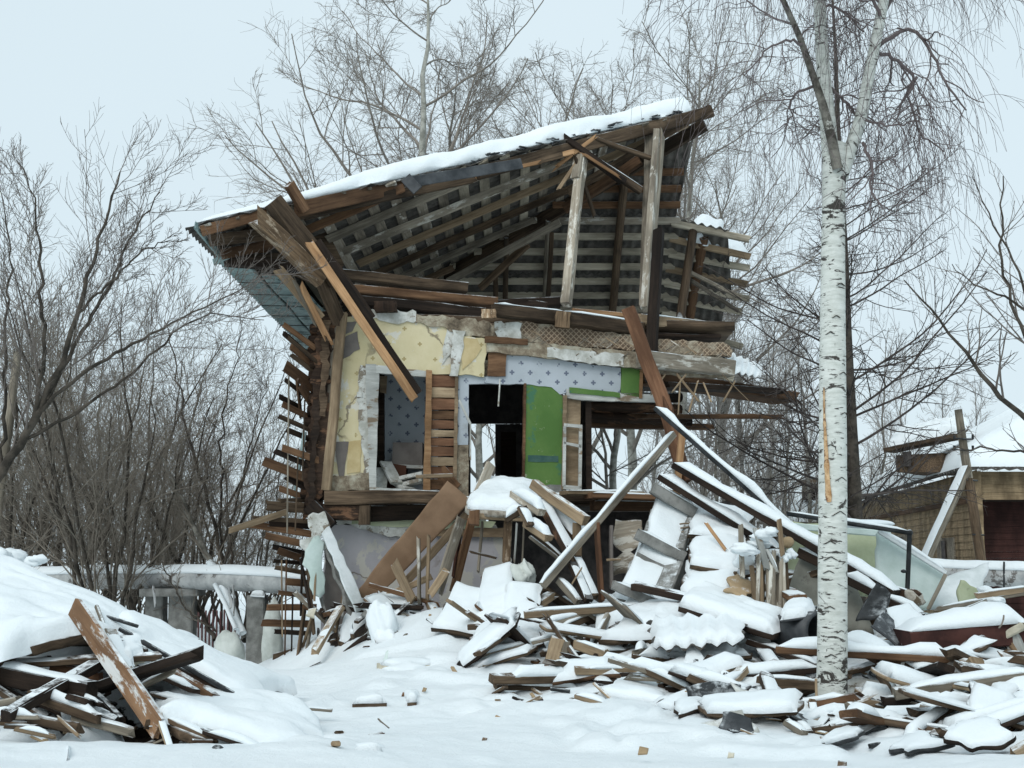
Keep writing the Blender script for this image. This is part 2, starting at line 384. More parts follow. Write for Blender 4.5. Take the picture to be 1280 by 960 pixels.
def panel(name, c, t, mat, label=None, cat=None, group=None, parent=None, snow=0, rag=.03, seed=None, nu=14, nv=10, corr_=0, bow=0, snow_rag=None, mat2=None, wave=.0, hang=0.0):
    """a sheet on four corners (A,B near edge; C,D far edge given round), real thickness, optional snow blanket"""
    A, B, C, D = [Vector(v) for v in c]; seed = seed if seed is not None else rng.randrange(10**6)
    r = random.Random(seed); o1 = r.random()*70
    nrm = (B-A).cross(D-A).normalized()
    if nrm.z < 0: nrm = -nrm
    lu, lv = (B-A).length, (D-A).length
    if corr_: nu = max(nu, int(lu/corr_*8)) 
    u = np.linspace(0, 1, nu+1); v = np.linspace(0, 1, nv+1); U, Vv = np.meshgrid(u, v)
    def surf(U, Vv, rag, so, fq=9):
        ju = rag/lu*(vn(Vv*lv*fq+o1, U*0+3, so)-.5)*2; jv = rag/lv*(vn(U*lu*fq+o1, U*0+7, so+1)-.5)*2
        U2 = U+ju*(2*U-1)*1.0; V2 = Vv+jv*(2*Vv-1)
        p = [(np.array(A[i])*(1-U2)*(1-V2)+B[i]*U2*(1-V2)+C[i]*U2*V2+D[i]*(1-U2)*V2) for i in range(3)]
        d = bow*(1-(2*U-1)**2)+wave*(fbm(U*lu*1.5+o1, Vv*lv*1.5, so, 3))
        if corr_: d = d+np.sin(U*lu/corr_*2*np.pi)*corr_*.17
        return [p[i]+nrm[i]*d for i in range(3)]
    p = surf(U, Vv, rag, 1); top = np.stack(p, -1).reshape(-1, 3); bot = top-np.array(nrm)*t
    def faces(nu, nv, N):
        F = []; idx = lambda i, j: j*(nu+1)+i
        for j in range(nv):
            for i in range(nu):
                F.append((idx(i, j), idx(i+1, j), idx(i+1, j+1), idx(i, j+1))); F.append((N+idx(i, j), N+idx(i, j+1), N+idx(i+1, j+1), N+idx(i+1, j)))
        for i in range(nu):
            F.append((idx(i, 0), N+idx(i, 0), N+idx(i+1, 0), idx(i+1, 0))); F.append((idx(i, nv), idx(i+1, nv), N+idx(i+1, nv), N+idx(i, nv)))
        for j in range(nv):
            F.append((idx(0, j), idx(0, j+1), N+idx(0, j+1), N+idx(0, j))); F.append((idx(nu, j), N+idx(nu, j), N+idx(nu, j+1), idx(nu, j+1)))
        return np.array(F)
    ctr = (A+B+C+D)/4
    X = (B-A).normalized(); Z = nrm; Yv = Z.cross(X).normalized(); X = Yv.cross(Z)
    m = Matrix.Identity(4)
    for i, q in enumerate((X, Yv, Z)):
        for j in range(3): m[j][i] = q[j]
    m.translation = ctr; mi = np.array(m.inverted())
    loc = lambda V: V @ mi[:3, :3].T+mi[:3, 3]
    me = rawmesh(name, loc(np.vstack([top, bot])), faces(nu, nv, len(top)), M[mat], smooth=bool(corr_ or wave))
    o = link(name, me, parent, m)
    if parent is None: tag(o, label, cat, group)
    if snow > 0:
        su = max(10, min(90, int(lu/.045))); sv = max(8, min(90, int(lv/.045)))
        u = np.linspace(0, 1, su+1); v = np.linspace(0, 1, sv+1); U, Vv = np.meshgrid(u, v)
        sr = rag*1.2 if snow_rag is None else snow_rag
        p = surf(U, Vv, sr*.7, 1, 9 if lu < .4 else 4.5); base = np.stack(p, -1)
        eu = np.minimum(U, 1-U)*lu; ev = np.minimum(Vv, 1-Vv)*lv; e = np.minimum(eu, ev)
        R_ = min(snow*1.3, min(lu, lv)*.4)
        prof = np.sqrt(np.clip(1-(1-np.clip(e/R_, 0, 1))**2, 0, 1))
        hgt = snow*prof*(.8+.9*fbm(U*lu*1.6+o1, Vv*lv*1.6, seed % 50, 5)+.35*fbm(U*lu*8+o1, Vv*lv*8, 4, 4))
        # bulge past the edge
        cen = np.array(ctr); out = (base-cen); out = out/(np.linalg.norm(out, axis=-1, keepdims=True)+1e-6)
        bul = (np.sin(np.clip(e/R_, 0, 1)*np.pi)*.10*snow)[..., None]*(e < R_)[..., None]
        dirv = np.array((nrm*.6+Vector((0, 0, .4))).normalized())
        topS = base+dirv*(hgt[..., None]+.002)+out*bul
        N = topS.reshape(-1, 3); Bt = (base-dirv*.01*0+np.array(nrm)*.003).reshape(-1, 3)
        if hang:  # drooping rim of snow
            dr = (hang*(vn(U*lu*5+o1, Vv*lv*5, 8)**2)*(e < 1e-6))[..., None]; N = (topS-np.array([0, 0, 1.])*dr).reshape(-1, 3); Bt = (Bt.reshape(topS.shape)-np.array([0, 0, 1.])*dr*1.15).reshape(-1, 3)
        link('snow_cap', rawmesh('snow_cap', loc(np.vstack([N, Bt])), faces(su, sv, len(N)), M['snow'], smooth=True), o, m)
    return o
def ppanel(name, q, Ys, t, mat, **k):
    return panel(name, [P(x, y, Y) for (x, y), Y in zip(q, Ys)], t, mat, **k)
# ================================================================ ground
CP = [  # picture x, y, distance of the snow surface
 (0,958,6.6),(300,958,6.8),(640,958,7),(900,958,7),(1100,952,7),(1280,945,6.6),
 (0,915,7.8),(200,925,7.6),(400,915,8.2),(640,915,8.6),(860,915,8.6),(1060,915,8.8),(1280,925,7.8),
 (400,885,9.8),(560,875,10),(760,870,10),(930,880,9.6),(1040,893,9.9),(1180,868,9.6),(1280,868,9.2),
 (430,850,11.5),(560,838,11.8),(740,835,11.6),(900,845,11),(1000,848,10.9),(1200,832,10.8),
 (420,822,13.2),(500,800,13.4),(620,800,13),(760,812,12.6),(900,812,12.2),(1000,815,12),(1150,806,12),(1280,806,12),
 (460,790,14.5),(540,760,14.6),(590,760,14.2),(800,768,14.0),(900,775,13.8),(960,780,13.6),
 (440,770,15.4),(560,770,15.3),(680,815,14.6),(680,790,15.6),(620,800,14.2),(800,745,15.4),(900,720,15.6),(1000,760,15),
 (345,852,14.2),(310,846,15),(330,830,17),(280,815,19),(370,815,17),
 (400,800,15.0),(395,835,14.3),
 (0,700,10.6),(100,742,10.6),(200,797,10.6),(300,852,10.8),(-150,680,10.6),(0,790,9.9),(100,815,9.8),(200,850,9.8),
 (0,840,12.2),(100,830,12.5),(200,826,13),(60,930,8.6),(180,925,8.7),(300,905,9.2),(0,925,8.5),(0,910,9.2),(120,905,9.3),
 (380,868,11.5),(1280,790,14),(1150,790,14.5),(1280,780,17),(1080,790,16),
]
cx, cy, cz = [], [], []
for px, py, Y in CP:
    p = P(px, py, Y); cx.append(p.x); cy.append(p.y); cz.append(p.z)
for x, y, z in [(-30,4,.3),(30,4,.3),(0,2,.25),(-8,3,.3),(8,3,.3),(-12,9,1.0),(14,9,.3),(-20,20,.1),(20,20,.1),(-8,24,.05),(0,24,.15),(8,24,.1),(-14,15,.3),(14,14,.3),(0,18.5,.4),(2,20,.3),(-2,20,.3),(-5,19,.1),
                (-40,40,0),(0,40,0),(40,40,0),(-40,0,.2),(40,0,.2),(8,17,.3),(6,22,.1),(12,26,.1),(-10,30,0),(10,32,0)]:
    cx.append(x); cy.append(y); cz.append(z)
cx, cy, cz = map(np.array, (cx, cy, cz))
_phi = lambda d2: np.sqrt(d2+.25)
_A = _phi((cx[:, None]-cx)**2+(cy[:, None]-cy)**2); _A += np.eye(len(cx))*-.02
_w = np.linalg.solve(_A, cz-.2)
def gbase(x, y):
    x = np.asarray(x, float); y = np.asarray(y, float); sh = x.shape; xf, yf = x.ravel(), y.ravel(); out = np.zeros(len(xf))
    for i in range(0, len(xf), 20000):
        xx, yy = xf[i:i+20000], yf[i:i+20000]
        out[i:i+20000] = _phi((xx[:, None]-cx)**2+(yy[:, None]-cy)**2) @ _w
    z = out.reshape(sh)+.2
    far = np.clip((np.hypot(x, y-14)-24)/14, 0, 1); return z*(1-far)
# snowed-over lumps and boards under the blanket
lump = random.Random(11); LUMPS = []
def lumps(n, px0, px1, Y0, Y1, hs, ls):
    for _ in range(n):
        Y = lump.uniform(Y0, Y1); x = (lump.uniform(px0, px1)-640)/FPX*Y
        LUMPS.append((x, Y, lump.uniform(*ls), lump.uniform(.06, .22), lump.uniform(-1.3, 1.3) if lump.random() < .5 else lump.gauss(0, .35), lump.uniform(*hs), lump.uniform(-.5, .5)))
lumps(190, 700, 1330, 8.0, 13.5, (.02, .09), (.15, .7))
lumps(80, 480, 900, 9.5, 13.5, (.015, .07), (.15, .6))
lumps(22, 300, 700, 7.5, 10.5, (.01, .03), (.1, .4))
lumps(40, 760, 1300, 13.3, 15.5, (.03, .12), (.3, .9))
lumps(24, -40, 420, 8.3, 9.8, (.03, .12), (.2, .7))
def gz(x, y, detail=True):
    z = gbase(x, y)
    if not detail: return z
    near = np.clip(1-(np.abs(y-11)-9)/8, 0, 1)*np.clip(1-(np.abs(x)-9)/6, 0, 1)
    deb = np.clip((x-.2)/1.5, 0, 1)*np.clip((y-8)/1.2, 0, 1)
    z = z+near*(.08*fbm(x*.55+3, y*.55, 2, 4)-.035+.06*fbm(x*2.3, y*2.3, 5, 4)+.018*fbm(x*9, y*9, 7, 3)+deb*(-.02+.07*np.abs(fbm(x*3.1, y*3.1, 15, 4))+.05*fbm(x*7, y*7, 16, 3)))
    z = z+(1-near)*.3*fbm(x*.2, y*.2, 9, 3)
    LF = np.zeros_like(z)
    for lx, ly, L, wd, an, h, sl in LUMPS:
        m = (np.abs(x-lx) < L+.4) & (np.abs(y-ly) < L+.4)
        if not m.any(): continue
        dx, dy = x[m]-lx, y[m]-ly; u = dx*math.cos(an)+dy*math.sin(an); v = -dx*math.sin(an)+dy*math.cos(an)
        e = np.clip((L-np.abs(u))/.16, 0, 1)*np.clip((wd+.05-np.abs(v))/.11, 0, 1); e = e*e*(3-2*e)
        LF[m] = np.maximum(LF[m], h*e*(1+sl*u/L))
    z = z+LF-.10*np.exp(-((x-2.64)**2+(y-9.95)**2)/.06)
    return z
def g1(x, y): return float(gz(np.array([[float(x)]]), np.array([[float(y)]]))[0, 0])
SHADE_HOLLOWS = []   # (x, y, rx, ry, depth) sheltered hollows, painted dark for cavity shade
def bare(px, py, Y, rx, ry, d=.15):  # sinks a snow-free hollow and marks it for the painted shade
    p = P(px, py, Y); SHADE_HOLLOWS.append((p.x, p.y, rx, ry, d))
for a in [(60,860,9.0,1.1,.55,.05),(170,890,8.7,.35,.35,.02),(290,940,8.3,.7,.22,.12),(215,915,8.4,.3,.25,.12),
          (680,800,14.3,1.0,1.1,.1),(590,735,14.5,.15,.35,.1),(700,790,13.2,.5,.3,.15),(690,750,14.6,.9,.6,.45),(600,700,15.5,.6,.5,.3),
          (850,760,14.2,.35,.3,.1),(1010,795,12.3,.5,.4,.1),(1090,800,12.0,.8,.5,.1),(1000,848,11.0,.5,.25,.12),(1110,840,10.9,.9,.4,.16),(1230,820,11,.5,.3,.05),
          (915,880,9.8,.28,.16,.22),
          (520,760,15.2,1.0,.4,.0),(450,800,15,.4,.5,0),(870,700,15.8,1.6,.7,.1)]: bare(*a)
def build_ground():
    def axis(knots, steps):
        out = [knots[0]]
        for a, b, s in zip(knots[:-1], knots[1:], steps):
            n = max(1, int(round((b-a)/s))); out += list(a+(b-a)*np.arange(1, n+1)/n)
        return np.array(out)
    xs = axis([-900, -200, -50, -18, -7, 7.5, 18, 50, 200, 900], [140, 15, 1.6, .25, .045, .25, 1.6, 15, 140])
    ys = axis([-60, -10, 3, 6, 15.6, 24, 60, 200, 1500], [10, 1.6, .2, .045, .18, 1.6, 14, 130])
    X, Y = np.meshgrid(xs, ys); Z = gz(X, Y); B = np.zeros_like(X)
    for x, y, rx, ry, d in SHADE_HOLLOWS:
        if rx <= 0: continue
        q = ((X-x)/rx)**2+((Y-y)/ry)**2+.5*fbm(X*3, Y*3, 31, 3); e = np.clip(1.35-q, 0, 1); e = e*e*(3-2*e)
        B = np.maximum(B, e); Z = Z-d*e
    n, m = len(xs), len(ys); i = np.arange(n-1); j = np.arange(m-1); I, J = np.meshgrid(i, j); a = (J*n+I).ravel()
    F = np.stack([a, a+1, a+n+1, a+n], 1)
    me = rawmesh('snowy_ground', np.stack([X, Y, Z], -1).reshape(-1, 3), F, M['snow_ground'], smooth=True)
    at = me.attributes.new('bare', 'FLOAT', 'POINT'); at.data.foreach_set('value', B.ravel().astype(np.float32))  # drives the shade-dark ground colour under slabs
    o = link('snowy_ground', me); tag(o, kind='structure'); return o
build_ground()
# ================================================================ the ruined house
HO = Vector((-2.5, 16, .2))
H = empty('ruined_house', HO, 'half-demolished two-storey timber house with torn snowy roof and rooms laid open', 'house')
def hb(name, p1, p2, Y1, Y2, wpx, mat, depth=None, **k): return pbeam(name, p1, p2, Y1, Y2, wpx, mat, depth, parent=H, **k)
# ---- roof planes
EF = P(245, 286, 14.7); AP = P(888, 138, 19.0); EB = Vector((EF.x, 23.4, EF.z))
slope = (AP.z-EF.z)/(AP.x-EF.x)
def zroof(x): return EF.z+(x-EF.x)*slope
def zrear(y): return AP.z+(y-AP.y)*(EB.z-AP.z)/(EB.y-AP.y)
def yf(x): return EF.y+(x-EF.x)/(AP.x-EF.x)*(AP.y-EF.y)
def yb(x): return EB.y+(x-EF.x)/(AP.x-EF.x)*(AP.y-EB.y)
def sheet(name, fn, U, V, t, mat, seed, parent, drop=Vector((0, 0, -1)), smooth=True):
    """closed thin sheet from fn(U,V) -> xyz arrays"""
    x, y, z = fn(U, V); top = np.stack([x, y, z], -1).reshape(-1, 3); bot = top+np.array(drop)*t
    nv, nu = U.shape[0]-1, U.shape[1]-1; idx = np.arange((nu+1)*(nv+1)).reshape(nv+1, nu+1); N = idx.size
    a, b, c, d = idx[:-1, :-1], idx[:-1, 1:], idx[1:, 1:], idx[1:, :-1]
    F = [np.stack([a, b, c, d], -1).reshape(-1, 4), N+np.stack([a, d, c, b], -1).reshape(-1, 4)]
    for l, f in ((idx[0], 0), (idx[-1], 1), (idx[:, 0], 1), (idx[:, -1], 0)):
        p, q = l[:-1], l[1:]; s = np.stack([p, N+p, N+q, q], -1) if not f else np.stack([p, q, N+q, N+p], -1); F.append(s)
    return link(name, rawmesh(name, np.vstack([top, bot]), np.vstack(F), M[mat], smooth=smooth), parent, Matrix())
u = np.linspace(0, 1, 60); v = np.linspace(0, 1, 420); U, V = np.meshgrid(u, v)
def left_slope(U, V, lift=0, cor=.022, rag=.12):
    x = EF.x-.12+U*(AP.x-.15-EF.x); f = np.array(yf(x))+rag*(vn(x*3.1, x*0, 3)-.6); b = yb(x)+.05
    y = f+(b-f)*V; z = zroof(x)+.06+lift+cor*np.sin(y/.16*2*np.pi)-.02*vn(x*.8, y*0, 2); return x, y, z
sheet('slate_sheets', left_slope, U, V, .012, 'slate_sheet', 1, H)
# rear slope: corrugations run down the slope, waves across x
def rear_slope(y0, y1, xr0, xr1, lift, seed, xl=None):
    nv_ = 30; nu_ = 420; U, V = np.meshgrid(np.linspace(0, 1, nu_), np.linspace(0, 1, nv_))
    def fn(U, V):
        y = y0+(y1-y0)*V; xl_ = (AP.x+(y-AP.y)/(EB.y-AP.y)*(EF.x-AP.x)) if xl is None else xl+0*y
        xr = xr0+(xr1-xr0)*V; x = xl_+(xr-xl_)*U
        y = y+.06*(vn(np.floor(x/.9), y*0, seed)-.5)*(1-V); z = zrear(y)+.07+lift+.025*np.sin(x/.16*2*np.pi)-.24*np.clip(x-2.75, 0, 9)*(y > 20.75); return x, y, z
    return sheet('slate_sheets', fn, U, V, .012, 'slate_sheet', 1, H)
rear_slope(19.6, 20.95, 3.08, 2.92, .03, 3)
rear_slope(20.8, 22.0, 3.85, 4.12, .0, 4)
rear_slope(21.9, 23.6, 4.05, 3.95, -.02, 6)
# battens under both slopes
r = random.Random(3)
nb = 22
for i in range(nb):
    x = EF.x+.1+i*.315
    if x > AP.x-.3: break
    z = zroof(x)+.005; y0 = yf(x)+r.uniform(-.03, .12); y1 = yb(x)-.05
    if y1-y0 < .25: continue
    mt = r.choice(['batten_wood', 'whitewashed_wood', 'batten_wood', 'grey_wood'])
    beam('batten', (x, y0, z), (x, y1, z+.0), .16, .03, mt, parent=H, rag=.08, up=Vector((-slope, 0, 1)).normalized(), wob=.006)
for i in range(13):
    y = 20.0+i*.285; z = zrear(y)+.01
    xl = AP.x+(y-AP.y)/(EB.y-AP.y)*(EF.x-AP.x)+.05
    xr = (2.95 if y < 20.8 else 4.15+r.uniform(-.12, .22))
    dz = -.22*max(0, (i-8))*.35 if False else 0
    mt = 'brown_board' if (y < 20.8) else r.choice(['batten_wood', 'whitewashed_wood', 'batten_wood'])
    beam('batten', (xl, y, z), (min(xr, 3.0), y, z), .10, .12, mt, parent=H, rag=.03, wob=.008)
    if xr > 3: beam('batten', (2.9, y, z-.05), (xr+.05, y+.02, z-.34-.05*(i > 8)*(i-8)+r.uniform(-.05, .05)), .08, .12, r.choice(['batten_wood', 'tan_wood', 'batten_wood']), parent=H, rag=.06, wob=.008)
# jack rafters of the left slope
for i, Y in enumerate([15.35, 16.2, 17.0, 17.85, 18.8, 19.75, 20.7, 21.6, 22.5]):
    if Y < AP.y: xe = EF.x+(Y-EF.y)/(AP.y-EF.y)*(AP.x-EF.x)
    else: xe = EF.x+(EB.y-Y)/(EB.y-AP.y)*(AP.x-EF.x)
    xe -= .12; x0 = EF.x+.05 if i > 1 else EF.x+.1; 
    if 2 <= i <= 5: x0 = EF.x+1.15+.1*i
    a = Vector((x0, Y, zroof(x0)-.10)); b = Vector((xe, Y+r.uniform(-.05, .05), zroof(xe)-.10-(r.uniform(0, .12) if i in (3, 4) else 0)))
    beam('rafter', a, b, .06, .12, ['weathered_wood', 'brown_board', 'grey_wood', 'whitewashed_wood', 'tan_wood', 'weathered_wood', 'grey_wood', 'weathered_wood', 'dark_wood'][i], parent=H, rag=.08, wob=.02)
# hip rafters
beam('hip_rafter', (AP.x-.0, AP.y, AP.z-.02), (EF.x+3.5, yf(EF.x+3.5)+.05, zroof(EF.x+3.5)-.12), .09, .2, 'weathered_wood', parent=H, rag=.03, wob=.02)
beam('hip_rafter', (AP.x-.05, AP.y+.25, AP.z-.16), (EF.x+.2, EB.y-.1, EF.z-.05), .1, .22, 'weathered_wood', parent=H, wob=.03)
beam('hip_rafter', (EF.x+3.3, yf(EF.x+3.3)+.1, zroof(EF.x+3.3)-.16), (EF.x+1.2, yf(EF.x+1.2)+.1, zroof(EF.x+1.2)-.10), .08, .14, 'weathered_wood', parent=H, rag=.15, ragA=.2)
hb('ridge_plank', (886, 136), (712, 240), 18.8, 18.4, 10, 'weathered_wood', .05, rag=.05)
# rear-slope rafters (round poles)
for xx, y0, y1, d, mt in ((-1.3, 21.4, 23.2, .09, 'grey_wood'), (-.1, 21.0, 23.3, .1, 'weathered_wood'), (.65, 20.7, 23.2, .1, 'grey_wood'), (1.95, 19.7, 23.2, .15, 'weathered_wood'), (3.45, 21.0, 23.1, .18, 'brown_board'), (3.25, 21.6, 23.3, .09, 'weathered_wood')):
    beam('rafter', (xx, y0, zrear(y0)-.14), (xx-.05, y1, zrear(y1)-.14), d, d, mt, parent=H, rnd=True, wob=.02)
# flashing strip and eave boards along the torn edge
hb('flashing_strip', (512, 228), (652, 204), 15.9, 16.8, 14, 'dark_sheet', .02, wob=.01)
hb('flashing_strip', (507, 222), (522, 238), 15.85, 15.85, 15, 'dark_sheet', .04)
hb('splintered_batten', (648, 206), (716, 190), 17.2, 17.6, 7, 'fresh_wood', .04, rag=.25)
hb('splintered_batten', (600, 220), (665, 205), 16.9, 17.2, 5, 'fresh_wood', .04, rag=.2, ragA=.2)
hb('hip_board', (372, 262), (505, 232), 15.25, 16.3, 19, 'brown_board', .05, rag=.12, ragA=.1)
hb('hip_board', (470, 243), (512, 235), 16.2, 16.4, 15, 'rotten_wood', .06, rag=.15, ragA=.1)
hb('hip_board', (380, 272), (520, 236), 15.6, 16.6, 8, 'weathered_wood', .05)
hb('roof_plank', (720, 186), (800, 238), 17.7, 17.9, 9, 'weathered_wood', .12, rag=.05, snow=.02)
hb('roof_plank', (712, 178), (772, 222), 17.6, 17.8, 8, 'dark_wood', .14, rag=.2)
hb('roof_plank', (738, 172), (808, 196), 17.8, 18.1, 5, 'weathered_wood', .1, rag=.1)
hb('roof_plank', (700, 205), (735, 178), 17.6, 17.6, 5, 'fresh_wood', .03, rag=.2, ragA=.2)
hb('roof_plank', (708, 222), (726, 196), 17.6, 17.6, 5, 'tan_wood', .03, rag=.1, ragA=.25)
hb('roof_plank', (735, 196), (760, 212), 17.6, 17.6, 4, 'fresh_wood', .03, rag=.3)
hb('roof_plank', (740, 260), (722, 205), 17.9, 17.6, 6, 'weathered_wood', .04, rag=.2)
# posts under the roof
for i in range(46):
    t = r.random(); x = EF.x+3.3+t*3.5; y = yf(x)+r.uniform(-.05, .12); c_ = Vector((x, y, zroof(x)+.06+r.uniform(0, .06)))
    panel('slate_shard', [c_+Vector((-.07*r.random()-.02, -.05, 0)), c_+Vector((.07*r.random()+.02, -.06, r.uniform(-.03, .03))), c_+Vector((.05, .07, r.uniform(0, .08))), c_+Vector((-.05, .05, .02))], .012, 'dark_sheet', parent=H, nu=2, nv=2, rag=.01)
hb('roof_post', (728, 190), (708, 380), 17.75, 17.0, 15, 'whitewashed_wood', .13, rag=.02)
hb('roof_post', (727, 198), (722, 225), 17.7, 17.6, 18, 'whitewashed_wood', .15, rag=.02)
hb('roof_post', (822, 166), (806, 386), 18.3, 17.3, 17, 'whitewashed_wood', .1, rag=.03)
hb('roof_post', (812, 172), (804, 384), 18.5, 17.5, 12, 'grey_wood', .12)
hb('roof_post', (828, 172), (818, 290), 18.25, 17.9, 9, 'grey_wood', .05, rag=.2)
hb('wall_stud', (823, 290), (813, 474), 16.75, 16.3, 13, 'dark_wood', .14, rag=.05, ragA=.05)
hb('roof_post', (866, 290), (850, 402), 20.5, 19.8, 14, 'weathered_wood', .15, rnd=True)
hb('roof_post', (690, 292), (685, 380), 20.5, 20.3, 8, 'weathered_wood', .08)
hb('roof_post', (619, 345), (620, 378), 20.5, 20.3, 7, 'weathered_wood', .08)
hb('collar_beam', (800, 200), (706, 262), 18.3, 18.8, 13, 'brown_board', .1)
hb('collar_beam', (700, 278), (560, 352), 18.8, 19.4, 9, 'grey_wood', .08)
hb('collar_beam', (660, 305), (600, 360), 19.5, 20.0, 9, 'weathered_wood', .08)
hb('broken_batten', (862, 340), (925, 372), 20.3, 20.6, 5, 'grey_wood', .05, rag=.05)
hb('broken_batten', (866, 352), (922, 388), 20.4, 20.8, 5, 'grey_wood', .05, rag=.05)
# attic beams and top plates
hb('attic_beam', (425, 344), (582, 360), 16.35, 16.9, 13, 'weathered_wood', .2, rag=.03)
hb('attic_beam', (428, 361), (620, 378), 16.3, 17.0, 11, 'brown_board', .2)
hb('attic_beam', (430, 374), (604, 392), 16.2, 16.8, 13, 'dark_wood', .2, rag=.05)
hb('attic_beam', (578, 384), (700, 378), 17.6, 17.6, 12, 'dark_wood', .25)
hb('attic_beam', (618, 388), (704, 398), 16.1, 16.35, 16, 'weathered_wood', .2, rag=.04, snow=.04)
hb('attic_beam', (702, 398), (800, 412), 16.2, 16.6, 17, 'weathered_wood', .2, rag=.03, snow=.04)
hb('attic_beam', (800, 400), (892, 410), 16.7, 17.2, 13, 'tan_wood', .18, rag=.05, snow=.03)
hb('attic_beam', (720, 390), (790, 396), 16.6, 16.8, 6, 'fresh_wood', .2, rag=.1, ragA=.1)
hb('beam_end', (482, 377), (482, 390), 15.98, 15.98, 12, 'log_wood', .3, wob=.04)
hb('beam_end', (611, 387), (611, 398), 16.0, 16.0, 8, 'rotten_wood', .2, wob=.03)
hb('beam_end', (704, 390), (702, 410), 16.1, 16.1, 9, 'rotten_wood', .2, wob=.03)
hb('beam_end', (660, 382), (684, 384), 17.2, 17.2, 12, 'dark_wood', .2)
# attic floor, ceilings and floors (dark boards above and below the rooms)
def flr(name, x0, x1, y0, y1, z0, t, mat):
    return panel(name, [(x0, y0, z0), (x1, y0+.12*(x1-x0), z0), (x1, y1, z0), (x0, y1, z0)], t, mat, parent=H, rag=.05, nu=12, nv=12)
flr('attic_floor', -2.45, 3.2, 16.22, 22.6, 5.08, .12, 'weathered_wood')
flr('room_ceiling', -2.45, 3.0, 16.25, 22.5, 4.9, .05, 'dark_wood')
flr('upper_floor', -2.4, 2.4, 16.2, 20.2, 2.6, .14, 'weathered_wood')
# ---- left corner: stacked logs and jamb, leaning
for i in range(17):
    y = 397+i*14.6; x = 404-i*.9
    hb('log_end', (x-10+r.uniform(-5, 4), y), (x+14, y+r.uniform(-1, 2)), 15.95+r.uniform(0, .1), 16.0, 15.4, 'log_wood', .26, wob=.035, rnd=True)
wallpiece('splintered_cladding', [(398, 392), (424, 394), (412, 470), (408, 560), (400, 648), (380, 650), (384, 560), (390, 470)], 'log_wood', H, -.16, .05, 4, 6, 77)
wallpiece('splintered_cladding', [(404, 400), (414, 400), (406, 520), (398, 520)], 'weathered_wood', H, -.22, .03, 2.5, 7, 78)
wallpiece('splintered_cladding', [(392, 500), (400, 500), (392, 640), (384, 640)], 'dark_wood', H, -.22, .03, 2.5, 7, 79)
wallpiece('bare_plaster', [(451, 456), (466, 456), (462, 530), (466, 611), (456, 606), (452, 560), (446, 500)], 'plaster_white', H, -.015, .03, 2.2, 7, 80)
wallpiece('bare_plaster', [(560, 398), (575, 404), (566, 440), (552, 455), (556, 425)], 'plaster_white', H, -.015, .03, 2.2, 7, 81)
wallpiece('bare_plaster', [(424, 400), (446, 402), (440, 414), (425, 424)], 'cupboard_grey', H, -.012, .02, 2, 7, 82)
wallpiece('ochre_paper', [(436, 552), (452, 550), (450, 590), (434, 592)], 'ochre_paper', H, -.012, .02, 1, 7, 83)
wallpiece('bare_plaster', [(576, 424), (596, 424), (602, 436), (590, 452), (578, 462)], 'ochre_paper', H, -.062, .02, 1.6, 7, 84)
hb('corner_post', (428, 392), (408, 612), 15.9, 15.9, 13, 'tan_wood', .12, rag=.02)
hb('corner_post', (419, 400), (402, 608), 15.88, 15.88, 4, 'grey_wood', .06)
hb('corner_post', (404, 398), (389, 640), 16.2, 16.2, 12, 'dark_wood', .2)
# side wall running back from the corner, and its lower storey
def side(name, x, y0, y1, z0, z1, t, mat):
    return prism(name, [(x, y0, z0), (x, y1, z0), (x, y1, z1), (x, y0, z1)], [(x+t, y0, z0), (x+t, y1, z0), (x+t, y1, z1), (x+t, y0, z1)], mat, H)
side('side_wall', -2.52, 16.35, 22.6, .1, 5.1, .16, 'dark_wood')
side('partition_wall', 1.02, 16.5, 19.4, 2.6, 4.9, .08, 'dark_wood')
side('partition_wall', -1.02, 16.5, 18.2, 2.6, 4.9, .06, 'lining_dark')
# ---- front (once inner) wall, upper storey
wallpiece('plaster_wall', [(424, 398), (452, 394), (480, 397), (520, 394), (560, 402), (580, 414), (578, 440), (566, 468), (530, 467), (473, 465), (458, 466), (455, 520), (463, 612), (410, 612), (414, 520)], 'yellow_wallpaper', H, 0, .08, 1.5, 7, 1)
wallpiece('plaster_wall', [(566, 418), (609, 424), (605, 471), (567, 467)], 'yellow_wallpaper', H, -.05, .05, 1.2, 7, 2)
wallpiece('plaster_edge', [(566, 412), (582, 414), (572, 470), (562, 470)], 'plaster_white', H, -.075, .04, 1.5, 6, 3)
wallpiece('plaster_edge', [(440, 386), (470, 388), (520, 389), (521, 401), (490, 404), (462, 398), (440, 398)], 'plaster_white', H, -.03, .06, 2.5, 6, 4)
wallpiece('plaster_edge', [(520, 392), (612, 402), (618, 424), (580, 420), (545, 408), (520, 403)], 'rough_plaster', H, -.03, .08, 2.5, 6, 5)
wallpiece('plaster_edge', [(412, 596), (462, 590), (462, 613), (410, 614)], 'rough_plaster', H, -.03, .05, 2.5, 6, 6)
wallpiece('plaster_flake', [(426, 424), (447, 414), (450, 436), (430, 448), (422, 456)], 'cupboard_grey', H, -.012, .01, 1, 6, 7)
wallpiece('plaster_flake', [(417, 552), (436, 552), (430, 596), (424, 596)], 'cupboard_grey', H, -.012, .01, .5, 6, 8)
wallpiece('light_switch', [(446, 490), (453, 490), (453, 496), (446, 496)], 'plaster_white', H, -.03, .03)
